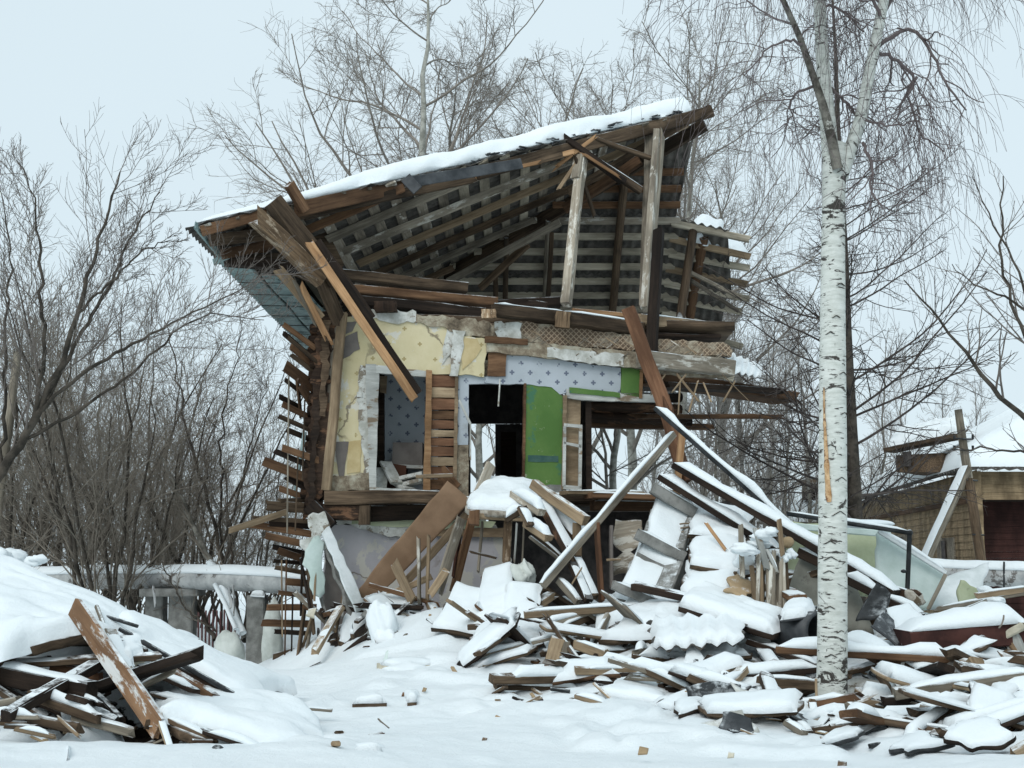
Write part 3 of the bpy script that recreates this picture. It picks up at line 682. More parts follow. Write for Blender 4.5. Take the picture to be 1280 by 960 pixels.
# window opening frame
f = wallpiece('window_frame', [(457, 455), (470, 455), (474, 462), (470, 612), (462, 612)], 'painted_white_wood', H, -.04, .1, .6, 12, 9)
wallpiece('frame_head', [(470, 456), (534, 464), (534, 471), (470, 466)], 'painted_white_wood', f, -.045, .09, .4, 12)
wallpiece('frame_post', [(533, 462), (540, 463), (538, 614), (529, 614)], 'fresh_wood', f, -.09, .1, .5, 12)
wallpiece('frame_sill', [(462, 609), (545, 613), (545, 617), (462, 615)], 'painted_white_wood', f, -.12, .2, .6, 9)
# brown boards between window and door
bw = wallpiece('board_wall', [(540, 468), (571, 470), (571, 512), (540, 512)], 'red_board', H, .02, .05, .8, 8, 10)
for j, (y0, y1, mt) in enumerate([(470, 483, 'red_board'), (484, 497, 'tan_wood'), (498, 512, 'red_board'), (513, 524, 'brown_board'), (525, 536, 'red_board'), (537, 546, 'tan_wood'), (547, 557, 'red_board'), (558, 570, 'red_board'), (571, 582, 'tan_wood'), (583, 598, 'red_board'), (599, 612, 'brown_board')]):
    wallpiece('wall_board', [(538, y0), (570-(j % 3)*1.0, y0+1), (570-(j % 2), y1), (538, y1)], mt, bw, -.02-.01*(j % 3), .04, .4, 9, j)
wallpiece('wall_post', [(569, 466), (573, 466), (571, 612), (566, 612)], 'tan_wood', H, -.045, .1, .4, 9)
# wallpaper strip beside the door
wallpiece('papered_wall', [(573, 466), (633, 474), (634, 480), (586, 480), (585, 556), (572, 556)], 'cross_wallpaper', H, .0, .07, .7, 8, 11)
wallpiece('papered_wall', [(572, 556), (586, 556), (586, 622), (568, 620)], 'rough_plaster', H, .005, .07, .7, 8, 12)
wallpiece('papered_wall', [(630, 442), (668, 446), (776, 460), (775, 491), (714, 490), (700, 493), (690, 484), (655, 480), (628, 480), (606, 478), (610, 466), (630, 468)], 'cross_wallpaper', H, -.02, .07, .7, 8, 13)
wallpiece('papered_wall', [(576, 446), (610, 450), (632, 450), (630, 470), (574, 468)], 'rough_plaster', H, .03, .07, .5, 8, 14)
wallpiece('green_wall', [(657, 479), (690, 483), (706, 498), (703, 606), (655, 607)], 'green_paint', H, -.01, .08, .6, 9, 15)
wallpiece('green_wall', [(777, 458), (802, 462), (800, 497), (776, 492)], 'green_paint', H, -.03, .06, .6, 9, 16)
wallpiece('paint_patch', [(660, 569), (698, 570), (698, 578), (660, 577)], 'dark_teal', H, -.016, .01, .5, 9)
wallpiece('wall_base', [(655, 607), (704, 606), (704, 625), (652, 622)], 'concrete', H, -.02, .08, .8, 8)
wallpiece('edge_strip', [(704, 494), (709, 494), (706, 612), (702, 612)], 'tan_wood', H, -.05, .1, .4, 9)
wallpiece('edge_strip', [(655, 479), (658, 479), (656, 607), (653, 607)], 'brown_board', H, -.03, .1, .3, 9)
wallpiece('green_strip', [(712, 484), (775, 491), (775, 497), (712, 491)], 'green_paint', H, -.05, .05, .5, 8)
wallpiece('edge_strip', [(800, 462), (804, 462), (803, 498), (799, 498)], 'fresh_wood', H, -.05, .1, .3, 9)
# hanging strips
hb('hanging_strip', (625, 474), (623, 508), 15.9, 15.9, 5, 'plaster_white', .02); hb('hanging_strip', (574, 500), (588, 530), 15.9, 15.85, 3, 'painted_white_wood', .02); hb('hanging_strip', (588, 528), (588, 575), 15.85, 15.85, 3, 'painted_white_wood', .02)
# right window: casing, tan board, casement
c = wallpiece('window_casing', [(708, 486), (828, 494), (828, 503), (793, 502), (727, 500), (708, 497)], 'painted_white_wood', H, -.03, .09, .7, 9)
wallpiece('casing_board', [(707, 496), (726, 498), (724, 612), (705, 612)], 'tan_wood', c, .03, .04, .3, 12)
sash = wallpiece('window_sash', [(705, 529), (728, 531), (728, 535), (705, 533)], 'painted_white_wood', H, -.07, .05)
for q in ([(704, 533), (708, 533), (707, 608), (703, 608)], [(724, 535), (728, 535), (727, 610), (723, 610)], [(705, 606), (727, 608), (727, 613), (704, 611)], [(705, 552), (727, 556), (727, 560), (705, 555)]):
    wallpiece('sash_bar', q, 'painted_white_wood', sash, -.068, .045)
hb('window_sill', (704, 616), (800, 617), 15.95, 16.3, 5, 'tan_wood', .3, snow=.03)
hb('window_sill', (735, 620), (862, 624), 15.9, 16.3, 7, 'brown_board', .35, snow=.05)
# dark logs far side of the right room
hb('wall_log', (722, 508), (850, 512), 20.2, 20.8, 15, 'log_wood', .25, rnd=True); hb('wall_log', (724, 521), (862, 528), 20.2, 20.8, 14, 'log_wood', .25, rnd=True)
hb('wall_log', (728, 531), (880, 534), 20.3, 20.9, 7, 'brown_board', .2, rag=.2); hb('wall_log', (722, 495), (850, 498), 20.1, 20.7, 13, 'dark_wood', .25, rnd=True)
hb('wall_log', (812, 520), (965, 521), 20.0, 20.8, 6, 'brown_board', .12, rag=.4)
# band of plaster, lath and timber above the openings
wallpiece('lath_band', [(612, 404), (655, 402), (700, 408), (760, 415), (830, 424), (905, 428), (916, 438), (914, 446), (850, 442), (780, 437), (700, 432), (650, 426), (612, 424)], 'lath_plaster', H, -.02, .12, 1.5, 6, 21)
wallpiece('timber_band', [(608, 423), (650, 426), (700, 431), (780, 438), (860, 445), (908, 450), (908, 472), (860, 469), (790, 459), (720, 451), (650, 444), (608, 440)], 'rough_plaster', H, -.1, .18, 1.2, 8, 22)
wallpiece('timber_band', [(606, 420), (660, 424), (660, 431), (606, 428)], 'brown_board', H, -.14, .05, .8, 8, 23)
wallpiece('board_patch', [(611, 436), (634, 439), (632, 470), (609, 470)], 'brown_board', H, -.06, .05, .8, 8, 24)
wallpiece('plaster_band', [(684, 434), (780, 443), (780, 459), (720, 452), (684, 446)], 'plaster_white', H, -.115, .03, 1.5, 6, 25)
wallpiece('plaster_band', [(618, 402), (652, 404), (650, 430), (622, 426)], 'plaster_white', H, -.06, .03, 2, 6, 27)
hb('lintel_beam', (800, 448), (912, 462), 16.1, 16.6, 21, 'whitewashed_wood', .2, rag=.05)
# lath ends bristling out of the band
r = random.Random(5)
for i in range(46):
    px = r.uniform(650, 912); py = 404+(px-612)*.085+r.uniform(2, 22); l = r.uniform(9, 20); s = 1 if i % 2 else -1; p = W(px, py, -.05)
    q = W(px+s*l, py+r.uniform(.5, .9)*l, -.07-r.random()*.06)
    beam('lath', p, q, .006, .012, r.choice(['tan_wood', 'whitewashed_wood', 'grey_wood', 'tan_wood']), parent=H, wob=.003)
for (x1, y1, x2, y2, b_) in ((848, 470, 872, 500, 3), (872, 478, 862, 512, 2), (856, 470, 842, 488, 2), (918, 478, 905, 500, 2), (850, 480, 848, 515, 2), (905, 470, 935, 500, 1), (830, 470, 815, 492, 2), (880, 480, 888, 500, 2)):
    hb('lath', (x1, y1), (x2, y2), 16.2, 16.1, b_, 'tan_wood', .02, rag=.05)
# right end: eave stub with corrugated sheet and snow
hb('eave_plank', (818, 474), (974, 496), 17.2, 18.6, 13, 'brown_board', .5, rag=.25)
hb('eave_plank', (830, 482), (968, 490), 17.0, 18.2, 7, 'dark_wood', .3, rag=.1)
ppanel('eave_sheet', [(905, 463), (950, 472), (952, 462), (905, 446)], [17.0, 17.6, 19, 18.6], .012, 'slate_sheet_light', parent=H, corr_=.16, snow=.12, nv=8)
# tumbled big timbers
hb('fallen_timber', (786, 388), (832, 512), 15.7, 15.6, 18, 'red_board', .16, rag=.05)
hb('fallen_timber', (829, 500), (856, 600), 15.6, 15.3, 15, 'red_board', .12, rag=.05)
hb('fallen_timber', (852, 548), (846, 612), 15.2, 15.2, 15, 'fresh_wood', .08, rag=.2, ragA=.15)
# ---- floor beams between storeys
hb('floor_beam', (406, 622), (560, 621), 15.8, 15.9, 17, 'weathered_wood', .2)
hb('floor_beam', (404, 640), (458, 641), 15.85, 15.9, 19, 'log_wood', .2); hb('floor_beam', (462, 642), (600, 640), 16.1, 16.2, 20, 'dark_wood', .2)
hb('floor_beam', (456, 632), (456, 656), 15.8, 15.8, 9, 'weathered_wood', .15)
hb('floor_beam', (388, 632), (412, 660), 15.8, 15.8, 18, 'dark_wood', .3, wob=.05)
hb('floor_beam', (560, 628), (760, 622), 16.1, 16.5, 10, 'weathered_wood', .2, snow=.04)
hb('floor_beam', (740, 632), (870, 634), 16.2, 16.6, 12, 'brown_board', .2, snow=.05)
# ---- lower storey
wallpiece('lower_wall', [(408, 656), (620, 656), (640, 700), (600, 790), (400, 800), (404, 720)], 'lilac_wallpaper', H, .1, .08, 1, 9, 31)
wallpiece('torn_paper', [(402, 638), (455, 644), (520, 652), (566, 652), (612, 656), (610, 668), (560, 664), (500, 672), (476, 668), (440, 656), (404, 654)], 'plaster_white', H, .03, .05, 2, 6, 32)
wallpiece('torn_paper', [(440, 646), (560, 650), (620, 652), (615, 660), (550, 661), (440, 655)], 'yellow_green_wall', H, .01, .03, 1.5, 6, 33)
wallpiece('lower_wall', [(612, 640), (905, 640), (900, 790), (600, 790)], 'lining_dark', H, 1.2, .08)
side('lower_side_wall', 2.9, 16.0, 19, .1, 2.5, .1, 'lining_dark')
wallpiece('frame_board', [(545, 660), (640, 660), (638, 672), (545, 670)], 'tan_wood', H, .02, .06, .5, 9)
# ---- rooms seen through the openings
def room(name, pts, Y, t, mat, parent=H): return prism(name, [P(x, y, Y) for x, y in pts], [P(x, y, Y)+Vector((0, t, 0)) for x, y in pts], mat, parent)
room('papered_wall', [(474, 452), (548, 452), (548, 620), (474, 620)], 17.15, .08, 'cross_wallpaper')
room('back_wall', [(470, 450), (480, 450), (480, 640), (470, 640)], 17.05, .1, 'dark_wood')
wallpiece('hanging_board', [(475, 470), (484, 470), (483, 492), (475, 490)], 'tan_wood', H, .6, .03)
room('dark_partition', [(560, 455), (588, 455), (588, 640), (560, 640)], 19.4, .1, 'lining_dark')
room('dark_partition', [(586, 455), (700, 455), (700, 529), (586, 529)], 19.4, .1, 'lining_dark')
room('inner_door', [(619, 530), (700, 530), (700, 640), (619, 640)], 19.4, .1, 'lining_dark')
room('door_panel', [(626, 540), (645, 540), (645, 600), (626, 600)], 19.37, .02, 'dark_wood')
# cupboard and torn linoleum in the left room
cb = room('cupboard', [(491, 553), (528, 553), (528, 582), (490, 580)], 16.8, .3, 'cupboard_grey')
room('cupboard_shelf', [(490, 580), (529, 582), (529, 586), (490, 584)], 16.76, .38, 'painted_white_wood', cb)
room('dark_cabinet', [(480, 578), (508, 582), (506, 612), (480, 612)], 16.75, .3, 'dark_red_door')
for a, b, wpx in (((482, 578), (496, 604), 4), ((496, 604), (512, 612), 4), ((498, 600), (532, 592), 5), ((500, 608), (532, 600), 5), ((478, 585), (474, 610), 2)):
    hb('torn_linoleum', a, b, 16.6, 16.4, wpx, 'plaster_white', .2)
hb('torn_linoleum', (520, 596), (566, 594), 16.1, 16.0, 5, 'tan_wood', .03)
hb('fallen_shelf', (548, 586), (570, 612), 16.2, 16.1, 18, 'brown_board', .03)
# ---- roof's left end: eave boards, timbers, soffit
hb('eave_board', (255, 288), (330, 268), 14.75, 15.15, 14, 'brown_board', .05, rag=.05)
hb('eave_board', (262, 300), (340, 292), 14.9, 15.5, 16, 'weathered_wood', .06)
hb('eave_board', (278, 318), (352, 302), 15.2, 16.0, 14, 'brown_board', .06)
hb('eave_board', (285, 326), (380, 335), 15.4, 16.2, 12, 'dark_wood', .2)
room('eave_lining', [(265, 292), (300, 280), (400, 270), (430, 330), (400, 360), (372, 346), (286, 330)], 17.0, .05, 'weathered_wood')
hb('eave_board', (305, 322), (392, 318), 15.8, 16.8, 9, 'weathered_wood', .1)
hb('hip_timber', (342, 252), (420, 352), 15.0, 15.5, 23, 'weathered_wood', .16, rag=.02)
hb('hip_timber', (404, 318), (462, 400), 15.5, 15.8, 15, 'dark_wood', .14)
hb('short_post', (362, 232), (380, 262), 15.0, 15.2, 15, 'brown_board', .08, rag=.05, ragA=.05)
hb('splintered_timber', (330, 282), (404, 350), 14.8, 15.3, 22, 'rotten_wood', .16, ragA=.25, wob=.06)
hb('splintered_timber', (398, 342), (420, 392), 15.4, 15.7, 16, 'weathered_wood', .14, rag=.2)
hb('torn_board', (350, 340), (392, 388), 15.4, 15.6, 13, 'tan_wood', .06, ragA=.12, rag=.2, wob=.03)
hb('torn_board', (384, 372), (404, 412), 15.5, 15.6, 8, 'fresh_wood', .05, rag=.25)
hb('torn_board', (372, 360), (388, 392), 15.45, 15.55, 5, 'grey_wood', .03, rag=.2)
hb('torn_board', (395, 392), (410, 420), 15.6, 15.6, 4, 'fresh_wood', .02, rag=.2)
sof = panel('painted_soffit', [(EF.x+.02, 15.9, EF.z-.12), (EF.x+.40, 15.95, EF.z-.12), (EF.x+.40, 22.8, EF.z-.12), (EF.x+.02, 22.8, EF.z-.12)], .03, 'teal_paint', parent=H, rag=.02)
panel('soffit_board', [(EF.x+.43, 16.6, EF.z-.11), (EF.x+.80, 17.0, EF.z-.11), (EF.x+1.2, 22.8, EF.z-.11), (EF.x+.43, 22.8, EF.z-.11)], .03, 'teal_paint', parent=sof, rag=.02)
for yy in np.arange(17, 22.6, .8): beam('soffit_gap', (EF.x+.03, yy, EF.z-.156), (EF.x+.78, yy+.05, EF.z-.156), .02, .008, 'dark_wood', parent=sof)
hb('fascia_board', (246, 284), (284, 330), 14.7, 15.6, 10, 'teal_paint', .03, rag=.1)
beam('fascia_board', (EF.x, 15.9, EF.z-.02), (EF.x, 23.3, EF.z-.02), .03, .2, 'teal_paint', parent=H)
hb('fascia_board', (267, 328), (288, 318), 15.4, 15.3, 9, 'teal_paint', .03)
# ---- long fresh diagonal plank
hb('hanging_plank', (388, 306), (516, 496), 14.9, 15.3, 11, 'fresh_wood', .05, rag=.06)
hb('hanging_plank', (396, 302), (523, 492), 15.0, 15.4, 9, 'dark_wood', .12)
# ---- broken siding boards bristling from the left facade edge
for (x1, y1, x2, y2, wd, mt) in [(357, 409, 388, 433, 7, 'brown_board'), (356, 420, 384, 446, 7, 'dark_wood'), (366, 434, 388, 456, 11, 'brown_board'), (358, 460, 386, 482, 15, 'brown_board'), (358, 479, 372, 490, 6, 'weathered_wood'),
    (352, 495, 368, 507, 7, 'dark_wood'), (372, 480, 370, 518, 11, 'brown_board'), (378, 482, 392, 515, 13, 'brown_board'), (361, 536, 384, 548, 7, 'dark_wood'), (355, 558, 394, 574, 9, 'brown_board'), (333, 580, 398, 604, 12, 'brown_board'),
    (336, 631, 398, 634, 13, 'weathered_wood'), (289, 661, 352, 638, 8, 'tan_wood'), (313, 656, 386, 666, 9, 'brown_board'), (335, 668, 382, 680, 9, 'brown_board'), (350, 692, 384, 700, 9, 'brown_board'), (360, 726, 388, 728, 9, 'brown_board'),
    (337, 758, 388, 757, 8, 'brown_board'), (330, 779, 385, 778, 9, 'brown_board'), (344, 822, 372, 812, 12, 'weathered_wood'), (335, 842, 350, 836, 14, 'weathered_wood'), (338, 650, 390, 655, 11, 'dark_wood'), (360, 597, 398, 620, 9, 'dark_wood'), (345, 700, 376, 702, 5, 'dark_wood'), (352, 626, 392, 622, 6, 'weathered_wood'), (362, 425, 392, 452, 5, 'weathered_wood'), (356, 505, 390, 524, 8, 'brown_board'), (350, 520, 392, 540, 6, 'weathered_wood'), (346, 566, 394, 586, 7, 'dark_wood'), (352, 610, 396, 628, 8, 'brown_board'), (320, 645, 385, 650, 6, 'weathered_wood'), (342, 684, 384, 692, 7, 'dark_wood'), (346, 712, 386, 716, 6, 'weathered_wood'), (350, 742, 384, 744, 6, 'brown_board'), (346, 792, 380, 790, 6, 'dark_wood'), (366, 446, 392, 468, 6, 'weathered_wood')]:
    y1 += r.uniform(-3, 3); Yd = 15.85+r.uniform(-.1, .25); hb('siding_board', (x1, y1), (x2+6, y2+2), Yd-.15, Yd+.1, wd, mt, .025, ragA=.05, rag=.02)
for (x1, y1, x2, y2, wd, mt) in [(361, 470, 359, 666, 1.6, 'grey_wood'), (373, 560, 369, 664, 1.6, 'weathered_wood'), (381, 500, 378, 600, 2, 'weathered_wood'), (358, 700, 356, 826, 2, 'brown_board'), (352, 700, 353, 796, 1.6, 'tan_wood'), (378, 690, 376, 770, 7, 'dark_wood'), (366, 742, 364, 830, 2.4, 'dark_wood')]:
    hb('nailing_lath', (x1, y1), (x2, y2), 15.7, 15.7, wd, mt, .02)
hb('nailing_lath', (381, 540), (365, 640), 15.9, 16.2, 7, 'teal_paint', .03)
# hanging torn lining at the corner's foot
def hp(name, q, Ys, t, mat, **k): return ppanel(name, q, Ys, t, mat, parent=H, **k)
hp('torn_lining', [(378, 690), (402, 660), (406, 746), (392, 745)], [15.3, 15.5, 15.2, 15.1], .02, 'pale_green_sheet', rag=.06, wave=.08)
hp('torn_lining', [(388, 640), (412, 650), (400, 700), (376, 700)], [15.6, 15.6, 15.4, 15.4], .02, 'plaster_white', rag=.1, wave=.1)
hp('torn_lining', [(402, 665), (412, 658), (456, 756), (446, 765)], [15.4, 15.5, 15.0, 14.8], .03, 'white_sheet', rag=.02)
hp('hanging_wallboard', [(404, 676), (410, 672), (458, 762), (446, 784)], [15.5, 15.7, 15.3, 15.0], .04, 'concrete', rag=.04)
hp('hanging_wallboard', [(404, 690), (440, 740), (444, 800), (405, 800)], [15.6, 15.6, 15.5, 15.5], .03, 'cupboard_grey', rag=.06)
for (x1, y1, x2, y2, wd, mt) in [(432, 726, 420, 790, 3, 'tan_wood'), (431, 722, 428, 770, 2.4, 'painted_white_wood'), (376, 700, 388, 762, 4, 'dark_wood'), (384, 700, 392, 790, 7, 'weathered_wood'), (380, 765, 372, 828, 11, 'weathered_wood'), (392, 762, 382, 822, 6, 'grey_wood'), (402, 750, 410, 780, 6, 'concrete'),
   (372, 830, 390, 770, 4, 'tan_wood'), (414, 770, 424, 812, 7, 'weathered_wood'), (398, 790, 400, 820, 8, 'dark_wood'), (436, 778, 448, 790, 12, 'tan_wood'), (395, 700, 393, 748, 4, 'tan_wood')]:
    hb('hanging_lath', (x1, y1), (x2, y2), 15.35, 15.1, wd, mt, .03, rag=.05, ragA=.05)
hp('torn_lining', [(384, 758), (398, 758), (394, 772), (380, 770)], [15.0, 15.0, 14.9, 14.9], .03, 'glass_wool', rag=.03, wave=.05)
# ---- snow on the roof (its own blankets)
u = np.linspace(0, 1, 120); v = np.linspace(0, 1, 120); U, V = np.meshgrid(u, v)
def roofsnow(U, V):
    x, y, z = left_slope(U, V, .035, 0, .05); x = np.maximum(x, EF.x)
    f, b = yf(x), yb(x); e = np.minimum(np.minimum((y-f), (b-y)), np.minimum(x-EF.x+.0, (AP.x-.35-x)*1.2)); e = np.clip(e/.3, 0, 1)
    th = np.interp(x, [EF.x, EF.x+1.2, EF.x+2.4, EF.x+4, EF.x+6, AP.x], [.10, .22, .34, .36, .42, .36])
    z = z+.9*th*np.sqrt(np.clip(1-(1-e)**2, 0, 1))*(1+.55*fbm(x*1.1, y*1.1, 3, 4)+.12*fbm(x*6, y*6, 8, 3)); y = y+.05*(vn(x*5, x*0, 5)-.5)*(V < .02); return x, y+.02, z
x, y, z = roofsnow(U, V); top = np.stack([x, y, z], -1).reshape(-1, 3)
x2, y2, z2 = left_slope(U, V, .03, 0, .05); bot = np.stack([np.maximum(x2, EF.x), y2+.02, z2], -1).reshape(-1, 3)
idx = np.arange(U.size).reshape(U.shape); N = U.size; a, b, c, d = idx[:-1, :-1], idx[:-1, 1:], idx[1:, 1:], idx[1:, :-1]
F = [np.stack([a, b, c, d], -1).reshape(-1, 4), N+np.stack([a, d, c, b], -1).reshape(-1, 4)]
for l in (idx[0], idx[-1], idx[:, 0], idx[:, -1]): p, q = l[:-1], l[1:]; F.append(np.stack([p, N+p, N+q, q], -1))
rs = link('roof_snow', rawmesh('roof_snow', np.vstack([top, bot]), np.vstack(F), M['snow'], smooth=True)); tag(rs, kind='stuff')
panel('snow_lump', [P(862, 300, 21.0), P(906, 312, 21.2), P(905, 288, 22.0), P(864, 278, 22.0)], .02, 'snow', 'broken crust of snow standing on the slate sheets behind the roof posts', 'snow', snow=.30, rag=.1)
panel('snow_lump', [P(906, 312, 21.2), P(934, 326, 21.4), P(930, 312, 22.2), P(905, 298, 22.0)], .02, 'snow', 'low snow crust near the outer end of the bared battens', 'snow', snow=.12, rag=.1)
# ================================================================ trees
rs_ = np.random.RandomState(5)
def nrm(v): return v/(np.linalg.norm(v, axis=-1, keepdims=True)+1e-9)
def tubes_np(P_, Rd, sides):
    """P_: N x n x 3, Rd: N x n -> verts, quads"""
    N, n, _ = P_.shape; T = np.empty_like(P_); T[:, 1:-1] = P_[:, 2:]-P_[:, :-2]; T[:, 0] = P_[:, 1]-P_[:, 0]; T[:, -1] = P_[:, -1]-P_[:, -2]; T = nrm(T)
    mean = nrm(P_[:, -1]-P_[:, 0]); ref = np.where(np.abs(mean[:, 2:3]) > .8, np.array([[1., .2, 0]]), np.array([[0, 0.1, 1.]]))[:, None, :]
    A = nrm(np.cross(T, ref)); B = np.cross(T, A); an = np.arange(sides)*2*np.pi/sides
    V = P_[:, :, None, :]+Rd[:, :, None, None]*(np.cos(an)[:, None]*A[:, :, None, :]+np.sin(an)[:, None]*B[:, :, None, :])
    idx = np.arange(N*n*sides).reshape(N, n, sides); a = idx[:, :-1, :]; b = np.roll(idx, -1, 2)[:, :-1, :]; c = np.roll(idx, -1, 2)[:, 1:, :]; d = idx[:, 1:, :]
    return V.reshape(-1, 3), np.stack([a, b, c, d], -1).reshape(-1, 4)
def join(parts):
    V, F, o = [], [], 0
    for v, f in parts: V.append(v); F.append(f+o); o += len(v)
    return np.vstack(V), np.vstack(F)
def sample(P_, t):
    n = P_.shape[1]; f = t*(n-1); i = np.clip(np.floor(f).astype(int), 0, n-2); g = (f-i)
    ar = np.arange(P_.shape[0])[:, None]; p0 = P_[ar, i]; p1 = P_[ar, i+1]; return p0+(p1-p0)*(g[..., None] if P_.ndim == 3 else g), (p1-p0)
def grow(par, rad, k, t0, t1, ang, L, npts, wig, trop, rr, rmin, rend=.35, lenfall=.5, seedang=0, flat_=0, minlen=0):
    """k children on every parent path; angles in degrees; trop: pull up (+) or down (-)"""
    N = par.shape[0]; t = t0+(t1-t0)*(np.arange(k)+rs_.rand(N, k))/k
    p, tg = sample(par, t); r, _ = sample(rad, t); tg = nrm(tg)
    rv = rs_.randn(N, k, 3); 
    if flat_: rv[..., 2] *= (1-flat_)
    side_ = nrm(np.cross(tg, rv)); a = np.radians(rs_.uniform(ang[0], ang[1], (N, k)))[..., None]
    d = nrm(tg*np.cos(a)+side_*np.sin(a)); plen = np.linalg.norm(np.diff(par, axis=1), axis=-1).sum(1)[:, None]
    ln = (L[0] if len(L) == 1 else rs_.uniform(L[0], L[1], (N, k)))
    if L[0] < 1.2 and len(L) == 2 and L[1] <= 1.5 and minlen == 0: ln = ln*plen
    ln = ln*(1-lenfall*(t-t0)/(1-t0+1e-6))
    M_ = N*k; p, d, ln, r = p.reshape(M_, 3), d.reshape(M_, 3), np.broadcast_to(ln, (N, k)).reshape(M_), r.reshape(M_)
    out = np.empty((M_, npts, 3)); out[:, 0] = p; st = (ln/(npts-1))[:, None]
    for i in range(1, npts):
        d = nrm(d+rs_.randn(M_, 3)*wig+np.array([0, 0, trop])); out[:, i] = out[:, i-1]+d*st
    r0 = np.maximum(np.minimum(r*rr, r*.9), rmin); R_ = r0[:, None]*np.linspace(1, rend, npts)[None]; R_ = np.maximum(R_, rmin*.6)
    return out, R_
def smooth_path(pts, n, jit=0, seed=0):
    pts = np.array(pts, float); d = np.r_[0, np.cumsum(np.linalg.norm(np.diff(pts[:, :3], axis=0), axis=1))]; t = np.linspace(0, d[-1], n)
    # catmull-like smoothing
    q = np.stack([np.interp(t, d, pts[:, i]) for i in range(pts.shape[1])], 1)
    for _ in range(2): q[1:-1] = .25*q[:-2]+.5*q[1:-1]+.25*q[2:]
    if jit: r = np.random.RandomState(seed); q[1:-1, :3] += r.randn(n-2, 3)*jit
    return q
def as_paths(pts, n=24, jit=0, seed=0):
    q = smooth_path(pts, n, jit, seed); return q[None, :, :3], q[None, :, 3]
TREES = {}
def make_proto(kind, seed):
    global rs_; rs_ = np.random.RandomState(seed); trunk = []; cr = []
    if kind == 'poplar':      # tall broad tree with rising limbs
        Ht = 17+rs_.rand()*3; z = np.linspace(0, Ht, 22); x = np.cumsum(rs_.randn(22)*.07); y = np.cumsum(rs_.randn(22)*.07)
        par = np.stack([x, y, z], 1)[None]; rad = (.20*(1-z/Ht)**.8+.012)[None]; trunk = [tubes_np(par, rad, 10)]
        l1, r1 = grow(par, rad, 22, .28, .96, (32, 60), (.34, .50), 14, .085, .03, .5, .026, .2, .62)
        l2, r2 = grow(l1, r1, 8, .12, .97, (25, 55), (.34, .55), 8, .12, .03, .5, .012, .4, .5)
        l3, r3 = grow(l2, r2, 9, .08, .98, (25, 60), (.35, .6), 6, .14, .02, .55, .0075, .5, .4)
        l4, r4 = grow(l3, r3, 4, .1, 1.0, (25, 60), (.4, .8), 5, .14, .02, .6, .0048, .6, .3)
        cr = [tubes_np(l1, r1, 6), tubes_np(l2, r2, 4), tubes_np(l3, r3, 3), tubes_np(l4, r4, 3)]
    elif kind == 'slim':      # young slender tree of a far stand
        Ht = 11+rs_.rand()*4; z = np.linspace(0, Ht, 16); x = np.cumsum(rs_.randn(16)*.09); y = np.cumsum(rs_.randn(16)*.09)
        par = np.stack([x, y, z], 1)[None]; rad = (.10*(1-z/Ht)+.010)[None]; trunk = [tubes_np(par, rad, 7)]
        l1, r1 = grow(par, rad, 20, .18, .97, (25, 48), (.22, .34), 9, .10, .05, .5, .018, .3, .6)
        l2, r2 = grow(l1, r1, 8, .1, .98, (25, 50), (.35, .55), 6, .12, .03, .55, .009, .5, .4)
        l3, r3 = grow(l2, r2, 8, .1, .98, (25, 55), (.35, .6), 5, .14, .02, .6, .006, .5, .4)
        cr = [tubes_np(l1, r1, 5), tubes_np(l2, r2, 3), tubes_np(l3, r3, 3)]
    elif kind == 'larch':     # straight dark trunk, thin side branches that sweep out and up
        Ht = 13; z = np.linspace(0, Ht, 24); x = np.cumsum(rs_.randn(24)*.02); y = x*0
        par = np.stack([x, y, z], 1)[None]; rad = (.15*(1-z/Ht)+.012)[None]; trunk = [tubes_np(par, rad, 9)]
        l1, r1 = grow(par, rad, 66, .16, .98, (60, 88), (.20, .33), 12, .055, .04, .22, .009, .35, .72)
        l2, r2 = grow(l1, r1, 12, .15, .98, (30, 65), (.22, .5), 6, .12, .0, .6, .006, .6, .5)
        l3, r3 = grow(l2, r2, 6, .15, .98, (30, 65), (.3, .6), 4, .14, .0, .6, .0042, .6, .5)
        cr = [tubes_np(l1, r1, 5), tubes_np(l2, r2, 3), tubes_np(l3, r3, 3)]
    elif kind == 'thicket':   # many-stemmed willow scrub
        S = []; RR = []
        for i in range(9):
            a = rs_.rand()*6.28; Ht = 3.6+rs_.rand()*2.6; t = np.linspace(0, 1, 14); le = .15+rs_.rand()*.45
            q = np.stack([math.cos(a)*(.35+le*Ht*t**1.2)+np.cumsum(rs_.randn(14)*.05), math.sin(a)*(.35+le*Ht*t**1.2)+np.cumsum(rs_.randn(14)*.05), Ht*t], 1); S.append(q); RR.append(.036*(1-t)+.008)
        par = np.array(S); rad = np.array(RR); trunk = [tubes_np(par, rad, 7)]
        l1, r1 = grow(par, rad, 11, .15, .97, (20, 50), (.28, .5), 10, .09, .035, .45, .007, .3, .45)
        l2, r2 = grow(l1, r1, 8, .1, .98, (22, 50), (.35, .6), 7, .11, .03, .55, .0045, .4, .4)
        l3, r3 = grow(l2, r2, 5, .1, .98, (22, 50), (.35, .65), 5, .13, .02, .6, .0034, .6, .4)
        cr = [tubes_np(l1, r1, 4), tubes_np(l2, r2, 3), tubes_np(l3, r3, 3)]
    return trunk, cr
def tree_from(kind, seed, name, tm, cm):
    tr, cr = make_proto(kind, seed); v, f = join(tr); m1 = rawmesh('trunk', v, f, M[tm], smooth=True); v, f = join(cr); m2 = rawmesh('crown', v, f, M[cm], smooth=True)
    TREES[name] = (m1, m2); return TREES[name]
